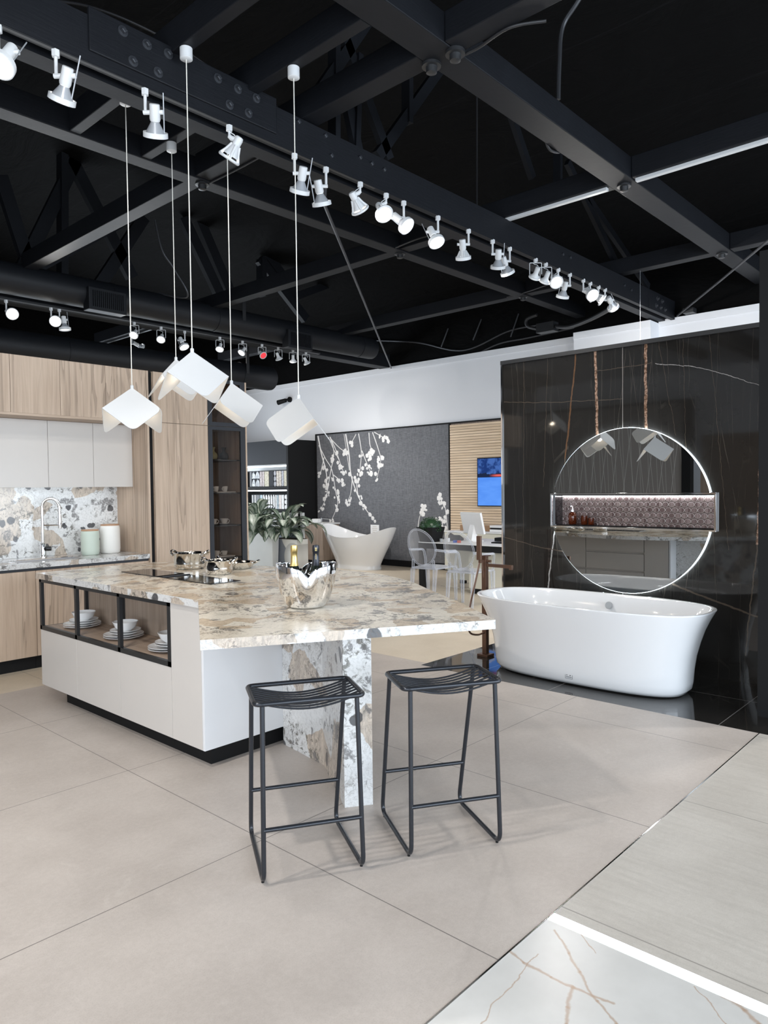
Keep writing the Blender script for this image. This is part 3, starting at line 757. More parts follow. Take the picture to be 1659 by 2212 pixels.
for pts, lab in (([(975,130),(1030,105),(1100,60),(1180,45)], 'black cable running along the cross beam from the alarm bases at the top'), ([(432,405),(500,372),(560,340),(575,330)], 'black cable along the beam left of the long beam, above the middle pendants'), ([(855,535),(905,515),(960,500),(985,480)], 'black cable along the cross beam behind the middle track lights'), ([(1095,642),(1140,630),(1200,610),(1240,604)], 'black cable along the far beam crossing below the long beam')):
    rod('cable', wire([at_z(x, y, ZB-.008) for x, y in pts]), .009, 'cable_black', lab, 'cable')
for (y0, y1, lab) in ((2.90, 3.95, 'white lighting track under the cross beam left of the crossing'), (-1.2, 2.64, 'long white lighting track under the cross beam at upper right')):
    o = MB().box(6.10, 6.145, y0, y1, ZB-.028, ZB).build('lighting_track', 'lamp_white', bevel=.003); tag(o, lab, 'lighting track', 'white tracks')

# ---------------------------------------------------------------- ducts
def duct(Y, z, r, x0, x1, label, flange=True):
    rt_ = thing('air_duct', (x1, Y, z), label, 'duct', 'round ducts')
    m = MB(); pts = [(x0, Y, z), (x1-.25, Y, z), (x1-.06, Y, z), (x1, Y, z)]
    m.tube(pts, [r, r, r*.99, r*.95], 40)
    m.build('duct_pipe', 'duct_black', rt_, smooth=True)
    for X in (2.6, 4.6, 6.2, 7.6, 9.2):
        if X < x1: MB().tube([(X-.02, Y, z), (X+.02, Y, z)], r+.006, 40).build('duct_collar', 'duct_black', rt_, smooth=True)
    return rt_
DY, DZ, DR = 9.02, 4.02, .185
d1 = duct(DY, DZ, DR, -4, 9.55, 'round black air duct with side grilles running above the kitchen')
for (px, n) in (((233, 650), 0), ((649, 735), 1)):
    P = at_y(*px, DY-DR-.05)
    m = MB(); fr = .19
    m.box(P.x-.25, P.x+.25, DY-DR-.06, DY-DR+.1, P.z-.14, P.z+.14)
    g = m.build('duct_grille', 'duct_black', d1, bevel=.008)
    m = MB()
    for k in range(16): m.box(P.x-.2+k*.0262, P.x-.2+k*.0262+.007, DY-DR-.068, DY-DR-.06, P.z-.1, P.z+.1)
    m.build('grille_bars', 'black_gloss', g)
for X in (3.15, 6.6):
    MB().box(X-.03, X+.03, DY-DR-.005, DY-DR+.001, DZ, 4.35).build('hanger_strap', 'black_metal', d1)
d2 = duct(10.35, 3.50, .21, -4, 8.3, 'lower black air duct ending above the display cabinet')
MB().box(7.6, 7.66, 10.13, 10.14, 3.5, 4.3).build('hanger_strap', 'black_metal', d2)
# ================================================================ KITCHEN WALL
KY, KB = 6.31, 6.95          # fronts, back wall
slab('wall_kitchen', [(1.2, 4.74, 6.955, 7.05, 0, 2.645)], 'white_wall')
# base cabinets
bx = [1.45, 2.005, 2.507, 2.968, 3.562]
bl = ['oak base cabinet at the left picture edge beyond the island', 'oak base cabinet under the sink', 'oak base cabinet right of the sink unit', 'oak base cabinet beside the tall oak panel']
bl = ['oak base cabinet cut off by the left picture edge', 'oak base cabinet at far left, left of the island corner', 'oak base cabinet under the right end of the sink', 'oak base cabinet under the canisters, beside the oak side panel']
for i in range(4):
    x0, x1 = bx[i], bx[i+1]
    t = thing('base_cabinet', ((x0+x1)/2, 6.63, 0), bl[i], 'cabinet', 'oak base cabinets')
    MB().box(x0+.001, x1-.001, KY+.04, KB, .11, .862).build('body', 'oak', t)
    MB().box(x0+.002, x1-.002, KY+.018, KY+.039, .112, .838).build('door', 'oak', t, bevel=.0015)
    MB().box(x0+.001, x1-.001, KY+.03, KY+.04, .84, .862).build('grip_rail', 'graphite_metal', t)
    MB().box(x0+.001, x1-.001, KY+.06, KY+.075, 0, .11).build('plinth', 'black_matte', t)
# worktop with a sink cut-out
sx0, sx1, sy0, sy1 = 2.42, 2.99, 6.43, 6.70
m = MB(); z0, z1 = .864, .906
m.box(1.45, sx0, KY, KB, z0, z1); m.box(sx1, 3.562, KY, KB, z0, z1); m.box(sx0, sx1, KY, sy0, z0, z1); m.box(sx0, sx1, sy1, KB, z0, z1)
tag(m.build('kitchen_worktop', 'granite'), 'patterned granite worktop of the kitchen wall, holding the sink and canisters', 'worktop')
t = thing('sink', ((sx0+sx1)/2, (sy0+sy1)/2, .80), 'steel undermount sink sunk in the kitchen worktop', 'sink')
m = MB(); a = .012
m.box(sx0, sx0+a, sy0, sy1, .863, .9055-.005); m.box(sx1-a, sx1, sy0, sy1, .80, .9005); m.box(sx0+a, sx1-a, sy0, sy0+a, .80, .9005); m.box(sx0+a, sx1-a, sy1-a, sy1, .80, .9005); m.box(sx0, sx0+a, sy0, sy1, .80, .863)
m.box(sx0+a, sx1-a, sy0+a, sy1-a, .80, .806); m.build('basin', 'brushed_steel', t)
MB().lathe([(.03, .8061), (.03, .809), (.02, .810)], 18, ((sx0+sx1)/2, 6.56, 0)).build('drain', 'chrome', t, smooth=True)
# backsplash
m = MB(); m.box(1.45, 3.562, 6.925, 6.9545, .907, 1.56)
tag(m.build('backsplash', 'granite'), 'granite backsplash slab between worktop and grey wall cabinets', 'backsplash')
# kitchen tap
t = thing('kitchen_tap', (2.775, 6.82, .906), 'tall chrome gooseneck kitchen tap behind the sink', 'tap')
bxy = (2.775, 6.82)
MB().lathe([(.031, .9062), (.031, .914), (.026, .92), (.026, 1.03), (.022, 1.04)], 24, (*bxy, 0)).build('tap_body', 'chrome', t, smooth=True)
ux, uy = .80, -.60     # spout swings towards the right front
arcp = [Vector((bxy[0], bxy[1], 1.03)), Vector((bxy[0], bxy[1], 1.36))]
R = .075
for k in range(1, 17):
    a = PI-k*PI/16
    arcp.append(Vector((bxy[0]+ux*(R+R*math.cos(a)), bxy[1]+uy*(R+R*math.cos(a)), 1.36+R*1.15*math.sin(a))))
arcp.append(arcp[-1]+Vector((0, 0, -.06)))
MB().tube(arcp, .0135, 14).build('spout', 'chrome', t, smooth=True)
e = arcp[-1]
m = MB().tube([e, e+Vector((0, 0, -.06)), e+Vector((0, 0, -.13))], [.017, .019, .015], 16); m.build('spray_head', 'chrome', t, smooth=True)
MB().tube([(bxy[0], bxy[1], 1.20), (bxy[0]+ux*2*R, bxy[1]+uy*2*R, 1.20)], .006, 8).build('holder_arm', 'chrome', t, smooth=True)
MB().tube([(bxy[0], bxy[1], .985), (bxy[0]+.035, bxy[1]-.035, .985), (bxy[0]+.055, bxy[1]-.05, .985)], [.022, .022, .020], 16).build('lever', 'black_gloss', t, smooth=True)
# canisters
for (cx, cy, r, h, mt, lab) in ((3.165, 6.70, .083, .235, 'green_clay', 'shorter pale green ceramic canister with wooden lid on the worktop'), (3.385, 6.74, .092, .275, 'white_clay', 'taller off-white ceramic canister with wooden lid on the worktop')):
    t = thing('canister', (cx, cy, .906), lab, 'canister')
    pr = [(r*.86, .9062), (r*.95, .915), (r, .95), (r, .906+h-.05), (r*.965, .906+h-.02), (r*.93, .906+h-.008)]
    MB().lathe(pr, 40, (cx, cy, 0)).build('jar_body', mt, t, smooth=True, angle=60)
    MB().lathe([(r*.93, .906+h-.008), (r*.95, .906+h-.006), (r*.95, .906+h+.004), (r*.9, .906+h+.006)], 40, (cx, cy, 0)).build('lid', 'clay_wood', t, smooth=True)
# grey wall cabinets
ux_ = [1.50, 1.918, 2.335, 2.752, 3.169, 3.5615]
for i in range(0, 5):
    x0, x1 = ux_[i], ux_[i+1]
    lab = ['greige wall cabinet farthest left, well outside the picture', 'greige wall cabinet outside the left picture edge', 'leftmost greige wall cabinet in view above the sink', 'middle greige wall cabinet above the tap', 'rightmost greige wall cabinet above the canisters'][i]
    t = thing('wall_cabinet', ((x0+x1)/2, 6.77, 1.56), lab, 'cabinet', 'greige wall cabinets')
    MB().box(x0, x1, 6.622, KB, 1.565, 2.145).build('body', 'greige_lacquer', t)
    MB().box(x0+.0015, x1-.0015, 6.60, 6.620, 1.548, 2.145).build('door', 'greige_lacquer', t, bevel=.0015)
o = MB().box(1.918, 3.41, 6.625, 6.66, 1.553, 1.5648).build('under_cabinet_light', 'led'); tag(o, 'slim white light strip under the greige wall cabinets', 'light strip')
# oak bridge cabinets
wx = [1.516, 1.93, 2.338, 2.748, 3.158, 3.562]
for i in range(0, 5):
    x0, x1 = wx[i], wx[i+1]
    lab = ['oak bridge cabinet farthest left, outside the picture', 'oak bridge cabinet cut by the left picture edge, top row', 'wide oak bridge cabinet, second from left in the top row', 'oak bridge cabinet, third from left in the top row', 'oak bridge cabinet at the right end of the top row, behind the lowest left pendant'][i]
    t = thing('bridge_cabinet', ((x0+x1)/2, 6.63, 2.165), lab, 'cabinet', 'oak bridge cabinets')
    MB().box(x0, x1, KY+.022, KB, 2.168, 2.645).build('body', 'oak', t)
    MB().box(x0+.0015, x1-.0015, KY, KY+.020, 2.168, 2.645).build('door', 'oak', t, bevel=.0015)
o = MB().box(1.516, 3.562, KY-.002, KB, 2.147, 2.1675).build('oak_soffit', 'oak_x'); tag(o, 'thin oak bottom panel running under the row of oak bridge cabinets', 'panel')
o = MB().box(3.563, 3.583, KY-.002, KB, 0, 2.645).build('side_panel', 'oak', bevel=.0015); tag(o, 'oak side panel standing at the right end of the kitchen worktop', 'panel')
o = MB().box(3.584, 3.630, KY+.03, KB, 0, 2.64).build('recessed_profile', 'black_matte'); tag(o, 'black recessed vertical gap strip left of the tall oak cabinet', 'strip')
# tall cabinet
t = thing('tall_cabinet', (3.93, 6.63, 0), 'tall oak cabinet with two doors between the black strip and the glass cabinet', 'cabinet')
MB().box(3.632, 4.238, KY+.022, KB, .1, 2.645).build('body', 'oak', t)
MB().box(3.634, 4.236, KY, KY+.020, .11, 2.160).build('door', 'oak', t, bevel=.0015)
MB().box(3.634, 4.236, KY, KY+.020, 2.165, 2.645).build('door', 'oak', t, bevel=.0015)
MB().box(3.632, 4.238, KY+.05, KY+.06, 0, .1).build('plinth', 'black_matte', t)
# glazed display cabinet
t = thing('display_cabinet', (4.47, 6.63, 0), 'tall glass-fronted display cabinet with dark frame beside the tall oak cabinet', 'cabinet')
MB().box(4.240, 4.256, KY+.022, KB-.02, .1, 2.645).build('side_panel', 'oak_grey', t)
m = MB(); m.box(4.704, 4.722, KY, KB, 0, 2.645); m.build('side_panel', 'oak', t)
MB().box(4.24, 4.703, KB-.02, KB, .1, 2.645).build('back_panel', 'oak_grey', t)
m = MB()
for z in (.1, 2.155, 2.63): m.box(4.257, 4.703, KY+.03, KB-.021, z, z+.015)
m.build('cabinet_board', 'oak_grey', t)
MB().box(4.24, 4.703, KY+.05, KY+.06, 0, .1).build('plinth', 'black_matte', t)
for (z0, z1) in ((.11, 2.160), (2.166, 2.645)):
    m = MB(); f = .048
    m.box(4.242, 4.242+f, KY, KY+.022, z0, z1); m.box(4.70-f-.012, 4.70, KY, KY+.022, z0, z1)
    m.box(4.242+f, 4.688-f, KY, KY+.022, z0, z0+.04); m.box(4.242+f, 4.688-f, KY, KY+.022, z1-.035, z1)
    d = m.build('glass_door', 'graphite_metal', t, bevel=.001)
    MB().box(4.242+f, 4.688-f, KY+.009, KY+.013, z0+.04, z1-.035).build('pane', 'smoked_glass', d)
    m = MB()
    for z in ([z1-.09, z1-.22] if z1 < 2.3 else [z0+.08]): m.lathe([(.012, 0), (.012, .02)], 14, (4.655, KY+.03, z))
    m.build('hinge', 'chrome', d, smooth=True)
SHZ = [.795, 1.137, 1.478, 1.824]
for z in SHZ: MB().box(4.258, 4.702, KY+.04, KB-.022, z-.01, z).build('glass_shelf', 'shelf_glass', t)
def vase(x, y, z, mt, lab):
    pr = [(.022, 0), (.040, .018), (.048, .045), (.042, .072), (.020, .092), (.015, .105), (.018, .12), (.026, .142), (.023, .142), (.012, .12)]
    o = MB().lathe([(r, z+.0005+h) for r, h in pr], 28, (x, y, 0)).build('vase', mt, smooth=True, angle=60); tag(o, lab, 'vase', 'small vases')
vase(4.615, 6.58, SHZ[3], 'dark_vase', 'small black round-bellied vase on the top glass shelf')
vase(4.49, 6.60, SHZ[3], 'olive_vase', 'small olive green vase left of the black vase on the glass shelf')
def cup(x, y, z, r, h, lab, rz=0, flare=1.15, grp='white cups'):
    t = thing('cup', (x, y, z), lab, 'cup', grp)
    pr = [(r*.62, .0003), (r*.8, h*.15), (r*.95, h*.5), (r*flare, h), (r*flare-.003, h), (r*.9-.002, h*.5), (r*.6, h*.15), (.001, h*.1)]
    MB().lathe([(a, z+b) for a, b in pr], 28, (x, y, 0)).build('bowl', 'porcelain', t, smooth=True, angle=50)
    c, s = math.cos(rz), math.sin(rz)
    pts = [Vector((x+c*(r*.95+.022*math.sin(a)), y+s*(r*.95+.022*math.sin(a)), z+h*.52-math.cos(a)*h*.32)) for a in [PI*k/8 for k in range(9)]]
    MB().tube(pts, .0038, 8).build('handle', 'porcelain', t, smooth=True)
def saucer(x, y, z, r, lab, grp='saucers'):
    pr = [(r*.5, .0003), (r*.6, .003), (r, .012), (r, .015), (r*.6, .007), (.001, .006)]
    o = MB().lathe([(a, z+b) for a, b in pr], 36, (x, y, 0)).build('saucer', 'porcelain', smooth=True, angle=50); tag(o, lab, 'saucer', grp)
def tray(x0, x1, y0, y1, z, lab):
    o = MB().box(x0, x1, y0, y1, z+.0005, z+.012).build('serving_tray', 'matte_white', bevel=.003); tag(o, lab, 'tray', 'white trays')
tray(4.42, 4.66, 6.44, 6.62, SHZ[2], 'flat white tray under the two cups on the second glass shelf')
cup(4.585, 6.53, SHZ[2]+.0125, .030, .056, 'white cup with handle at left, right one on the second glass shelf', PI+.3, 1.02)
cup(4.47, 6.53, SHZ[2]+.0125, .030, .056, 'white cup half hidden by the door frame on the second glass shelf', PI+.3, 1.02)
saucer(4.56, 6.52, SHZ[1], .058, 'white saucer under the teacup on the third glass shelf')
cup(4.56, 6.52, SHZ[1]+.007, .036, .058, 'white flared teacup with handle at right on the third glass shelf', -.5, 1.25)
saucer(4.445, 6.55, SHZ[1], .052, 'white saucer at the left edge of the third glass shelf')
cup(4.445, 6.55, SHZ[1]+.007, .034, .056, 'white teacup cut by the frame on the third glass shelf', -.5, 1.2)
tray(4.42, 4.64, 6.44, 6.60, SHZ[0], 'flat white tray under the low cups on the bottom glass shelf')
cup(4.555, 6.52, SHZ[0]+.0125, .034, .046, 'low white cup at right on the bottom glass shelf', PI, 1.03)
cup(4.465, 6.53, SHZ[0]+.0125, .032, .052, 'low white cup at left on the bottom glass shelf', PI, 1.03)
# cocktail glass
gx, gy, gz = 4.50, 6.56, 2.171
o = MB().lathe([(.034, gz), (.034, gz+.002), (.006, gz+.006), (.0035, gz+.02), (.0035, gz+.10), (.012, gz+.112), (.056, gz+.185), (.0535, gz+.185), (.010, gz+.114), (.001, gz+.108)], 28, (gx, gy, 0)).build('cocktail_glass', 'clear_glass', smooth=True, angle=50)
tag(o, 'clear stemmed cocktail glass in the top compartment of the display cabinet', 'glass')

# ================================================================ ISLAND
IX0, IX1, IY0, IY1 = 2.165, 3.02, 3.31, 5.40
t = thing('island_cabinet', (2.6, 4.35, 0), 'white and greige kitchen island cabinet with open plate shelf', 'kitchen island')
MB().box(2.24, 2.95, 3.365, 5.16, 0, .1).build('plinth', 'black_matte', t)
MB().box(IX0+.022, IX1-.022, IY0+.02, IY1-.002, .1, .508).build('body', 'greige_lacquer', t)
MB().box(2.525, IX1-.022, IY0+.02, IY1-.002, .508, .878).build('upper_body', 'greige_lacquer', t)
MB().box(2.512, 2.524, 3.63, IY1-.02, .53, .878).build('shelf_back', 'oak_grey', t)
ds = [3.630, 4.224, 4.818, 5.398]
for i in range(3):
    MB().box(IX0, IX0+.020, ds[i]+.0015, ds[i+1]-.0015, .104, .508).build('door', 'greige_lacquer', t, bevel=.001)
MB().box(IX0, IX0+.020, IY0+.021, 3.6285, .104, .878).build('door', 'greige_lacquer', t, bevel=.001)
MB().box(IX0+.021, 2.53, IY0+.021, 3.628, .51, .878).build('tall_unit', 'greige_lacquer', t)
MB().box(IX0, IX1, IY0, IY0+.019, .104, .878).build('end_panel', 'white_lacquer', t, bevel=.001)
b = [3.63, 4.224, 4.818, 5.385]
for i in range(3): MB().box(IX0+.02, 2.512, b[i]+.002, b[i+1]-.002, .509, .529).build('shelf_board', 'oak_y', t)
m = MB(); q = .030
for y in (3.630, 4.224-q/2, 4.818-q/2, 5.398-q): m.box(IX0-.003, IX0+.019, y, y+q, .509, .878)
m.box(IX0-.003, IX0+.019, 3.630, 5.398, .5085, .5385); m.box(IX0-.003, IX0+.019, 3.630, 5.398, .853, .8785)
m.build('shelf_frame', 'black_metal', t)
m = MB()
for y in (4.818-.012, 5.398-q): m.box(2.488, 2.512, y, y+q*.8, .529, .853)
m.box(IX0+.02, 2.512, 5.398-q, 5.396, .853, .878); m.box(IX0+.02, 2.512, 5.398-.02, 5.396, .509, .529)
m.build('shelf_frame', 'black_metal', t)
for (y0, y1, zs) in ((3.335, 3.63, [.09, .882]), (3.635, 4.40, [.104, .44, .67, .87]), (4.405, 5.395, [.104, .44, .87])):
    for k in range(len(zs)-1):
        MB().box(IX1-.021, IX1, y0+.0015, y1-.0015, zs[k]+.012, zs[k+1]-.012).build('drawer_front', 'greige_lacquer', t, bevel=.001)
# stone support wall of the table end
poly = [(2.702, 3.309), (2.634, 2.885), (2.341, 2.423), (2.454, 2.346), (2.775, 2.86), (2.84, 3.309)]
o = MB().prism(poly, 0, .879).build('stone_leg', 'granite', bevel=.001); tag(o, 'bent granite support wall under the overhanging end of the island worktop', 'support')
def curve_pts(p0, p1, p2, n=8):
    return [((1-t)**2*p0[0]+2*t*(1-t)*p1[0]+t*t*p2[0], (1-t)**2*p0[1]+2*t*(1-t)*p1[1]+t*t*p2[1]) for t in [k/n for k in range(n+1)]]
edge = [(2.141, 5.405), (2.143, 3.313), (1.572, 2.422), (2.652, 1.779), (2.948, 2.195)]+curve_pts((3.25, 2.66), (3.72, 3.30), (3.60, 3.85), 8)+[(3.18, 5.405)]
o = MB().prism(edge, .88, .92).build('island_worktop', 'granite_top')
o.data.materials.append(MT['granite'])
for p in o.data.polygons: p.material_index = 0 if p.normal.z > .5 else 1
tag(o, 'large angled granite island worktop with overhanging table end', 'worktop')
o = MB().tube([(2.80, 3.30, .872), (2.765, 2.91, .872), (2.47, 2.39, .872)], .006, 8).build('worktop_light', 'led_soft'); tag(o, 'thin light strip under the island worktop along the back of the stone support', 'light strip')
# hob
t = thing('induction_hob', (2.66, 4.36, .92), 'long black glass induction hob with centre extractor set in the island worktop', 'hob')
hob = [(2.573, 4.947), (2.79, 4.90), (2.766, 3.788), (2.54, 3.83)]
hob = [(2.553, 4.93), (2.775, 4.93), (2.775, 3.80), (2.553, 3.80)]
MB().box(2.553, 2.775, 3.80, 4.30, .9202, .925).build('glass_plate', 'black_gloss', t, bevel=.001)
MB().box(2.553, 2.775, 4.46, 4.93, .9202, .925).build('glass_plate', 'black_gloss', t, bevel=.001)
MB().box(2.557, 2.771, 4.302, 4.458, .9202, .9215).build('extractor_slot', 'black_matte', t)
MB().box(2.56, 2.768, 4.372, 4.388, .9216, .927).build('slot_bar', 'graphite_metal', t)

# pots and pan
def handle_loop(c, ang, r, w, lift, up):
    ca, sa = math.cos(ang), math.sin(ang); n = Vector((ca, sa, 0)); tt = Vector((-sa, ca, 0))
    return [Vector(c)+n*r+tt*(w*math.cos(a))+n*(lift*math.sin(a))+Vector((0, 0, up*math.sin(a))) for a in [PI*k/12 for k in range(13)]]
def pot(x, y, r, h, lab, rot):
    z = .92; t = thing('cooking_pot', (x, y, z), lab, 'pot', 'steel pots')
    pr = [(r*.78, .0003), (r*.90, .006), (r*.97, .022), (r, .045), (r, h-.006), (r+.007, h), (r+.005, h+.002), (r-.003, h-.005), (r-.004, .02), (.001, .012)]
    MB().lathe([(a, z+b) for a, b in pr], 48, (x, y, 0)).build('pot_body', 'steel', t, smooth=True, angle=50)
    for k in (0, 1):
        MB().tube(handle_loop((x, y, z+h-.018), rot+PI*k, r-.002, .045, .032, .034), .0085, 10).build('handle', 'steel', t, smooth=True)
pot(3.0, 4.735, .118, .118, 'larger steel cooking pot at left, behind the hob', 2.1)
pot(2.925, 4.25, .093, .096, 'smaller steel saucepan with loop handles in front of the pan', 2.2)
t = thing('frying_pan', (3.22, 4.43, .92), 'shallow steel frying pan with loop handles beside the smaller saucepan', 'pan')
r, h = .118, .05
MB().lathe([(a, .92+b) for a, b in [(r*.66, .0003), (r*.78, .006), (r*.93, .028), (r, h), (r+.003, h+.001), (r-.004, h-.002), (r*.76, .009), (.001, .006)]], 48, (3.22, 4.43, 0)).build('pan_body', 'steel', t, smooth=True, angle=50)
MB().tube(handle_loop((3.22, 4.43, .92+h-.01), 2.25, r-.004, .032, .05, .05), .008, 10).build('handle', 'steel', t, smooth=True)
MB().tube(handle_loop((3.22, 4.43, .92+h-.01), 2.25+PI, r-.004, .032, .04, .02), .008, 10).build('handle', 'steel', t, smooth=True)

# plate stacks on the island shelf
def plate(x, y, z, r, lab, grp):
    pr = [(r*.55, .0002), (r*.6, .003), (r*.72, .006), (r, .018), (r, .0205), (r*.72, .010), (r*.55, .007), (.001, .007)]
    o = MB().lathe([(a, z+b) for a, b in pr], 48, (x, y, 0)).build('plate', 'porcelain', smooth=True, angle=50); tag(o, lab, 'plate', grp)
for (x, y, wh) in ((2.345, 5.12, 'left'), (2.345, 4.515, 'middle'), (2.345, 3.945, 'right, partly hidden')):
    z = .529
    plate(x, y, z, .128, f'bottom large white plate of the {wh} stack on the island shelf', 'large plates'); z += .0135
    plate(x, y, z, .128, f'second large white plate of the {wh} stack on the island shelf', 'large plates'); z += .0135
    plate(x+.008, y-.01, z, .098, f'lower small white plate of the {wh} stack on the island shelf', 'small plates'); z += .0135
    plate(x+.008, y-.01, z, .098, f'upper small white plate of the {wh} stack, under the bowl', 'small plates'); z += .0095
    r = .082
    pr = [(r*.45, .0003), (r*.5, .006), (r*.78, .024), (r, .062), (r-.003, .063), (r*.74, .026), (r*.4, .010), (.001, .008)]
    o = MB().lathe([(a, z+b) for a, b in pr], 48, (x+.008, y-.01, 0)).build('bowl', 'porcelain', smooth=True, angle=50); tag(o, f'white bowl on top of the {wh} plate stack on the island shelf', 'bowl', 'white bowls')

# ice bucket and bottles
bx_, by_ = 2.365, 2.70
t = thing('ice_bucket', (bx_, by_, .92), 'polished silver ice bucket with pinched wavy rim on the island', 'bucket')
H, n = .215, 96
prof = [(.0, .0), (.074, .0), (.088, .004), (.105, .022), (.123, .06), (.139, .11), (.149, .16), (.152, .19), (.150, .215)]
va = math.atan2(-by_, -bx_)
dents = [va+.06, va+PI+.25]
rings = []
for r, z in prof:
    rg = []
    for k in range(n):
        a = 2*PI*k/n; t_ = z/H; dsum = 0
        for d in dents:
            da = (a-d+PI) % (2*PI)-PI
            dsum += math.exp(-(da/.24)**2)
        rr = r*(1-.22*t_**2*dsum); zz = z*(1-.13*t_**3*dsum+.03*t_**3*math.cos(2*(a-va)+PI))+.0004
        rg.append((bx_+rr*math.cos(a), by_+rr*math.sin(a), .92+zz))
    rings.append(rg)
m = MB(); m.loft(rings[1:], True, True, False)
o = m.build('bucket_body', 'chrome', t, smooth=True, angle=80); sf = o.modifiers.new('solid', 'SOLIDIFY'); sf.thickness = .004; sf.offset = -1
sb = o.modifiers.new('sub', 'SUBSURF'); sb.levels = 1; sb.render_levels = 2
def bottle(x, y, lab, foil, ink, lean):
    t = thing('champagne_bottle', (x, y, .926), lab, 'bottle'); t.rotation_euler = lean
    pr = [(.036, 0), (.040, .006), (.040, .13), (.034, .16), (.022, .195), (.0165, .215), (.0155, .24)]
    MB().lathe(pr, 28).build('bottle_glass', 'dark_glass', t, smooth=True, local=True, angle=60)
    MB().lathe([(.0228, .196), (.018, .216), (.0165, .24), (.0162, .262), (.0178, .264), (.0178, .290), (.0165, .297), (.001, .300)], 28).build('neck_foil', foil, t, smooth=True, local=True, angle=50)
    va = math.atan2(-y, -x)-lean[2]
    m = MB()
    for k in range(7):      # small vertical lettering on the foil
        z = .222+k*.0048; m.box(.0166, .0172, -.0016+(k % 2)*.0008, .0016, z, z+.003, Matrix.Rotation(va+.05, 4, 'Z'))
    for k in range(3): m.box(.0176, .0181, -.005, .005, .270+k*.006, .2725+k*.006, Matrix.Rotation(va+.05, 4, 'Z'))
    m.build('foil_lettering', ink, t, local=True)
bottle(2.345, 2.765, 'champagne bottle with gold foil neck standing in the ice bucket', 'gold_foil', 'ink_gold', (0, 0, 0))
bottle(2.412, 2.682, 'champagne bottle with black foil neck standing in the ice bucket', 'black_foil', 'gold_foil', (-.02, .03, 0))

# ================================================================ STOOLS
def stool(loc, rz, lab):
    t = thing('bar_stool', (loc[0], loc[1], 0), lab, 'stool', 'wire bar stools', rz)
    r = .0095; zs = .695
    W = .39; x0, x1, y0, y1 = -.022, W+.012, .0, .275
    seat = rounded([(x0, y0, zs), (x1, y0, zs), (x1, y1, zs), (x0, y1, zs)], .032, 6)
    MB().tube(seat, .0098, 12, closed=True).build('seat_frame', 'stool_metal', t, smooth=True, local=True)
    for k in range(8):
        y = y0+.022+k*(y1-y0-.044)/7
        pts = []
        for j in range(19):
            u = j/18; pts.append(Vector((x0+.004+(x1-x0-.008)*u, y, zs+.002-.040*math.sin(PI*u)**1.0)))
        MB().tube(pts, .0042, 8).build('seat_wire', 'stool_metal', t, smooth=True, local=True)
    for side, xb, xs in ((0, 0.0, .006), (1, W, W-.016)):
        zb = r+.004
        path = [Vector((xs, y0+.006, zs-.004)), Vector((xb, -.005, zb)), Vector((xb-.012*side, .438, zb)), Vector((xs+(-.012 if side == 0 else .012)*1, y1-.01, zs-.004))]
        # front leg, floor runner and rear leg are one bent tube
        pts = [path[0]]+rounded(path[1:3] if False else [path[0], path[1], path[2], path[3]], .055, 8, False)[1:]
        MB().tube(pts, r, 12).build('sled_leg', 'stool_metal', t, smooth=True, local=True)
        for yy in (.03, .40): MB().lathe([(.006, 0.0003), (.006, zb-r+.002)], 10, (xb, yy, 0)).build('foot_pad', 'black_matte', t, local=True)
    def leg_x(u, side): return (.006*u) if side == 0 else (W+(-.016)*u)
    zf = .215; u = zf/zs
    MB().tube([(leg_x(u, 0), -.003, zf), (leg_x(u, 1), -.003, zf)], .0085, 12).build('footrest', 'stool_metal', t, smooth=True, local=True)
    yr = .438+(y1-.01-.438)*u
    MB().tube([(-.006*u, yr, zf), (W-.01-.004*u, yr, zf)], .0085, 12).build('rear_crossbar', 'stool_metal', t, smooth=True, local=True)
    return t
ang = math.atan2(-.512, .859)
stool((1.665, 2.169), ang, 'dark wire bar stool nearer the camera, in front of the granite support')
stool((2.184, 1.879), ang-.02, 'dark wire bar stool at right, in front of the bathtub side')

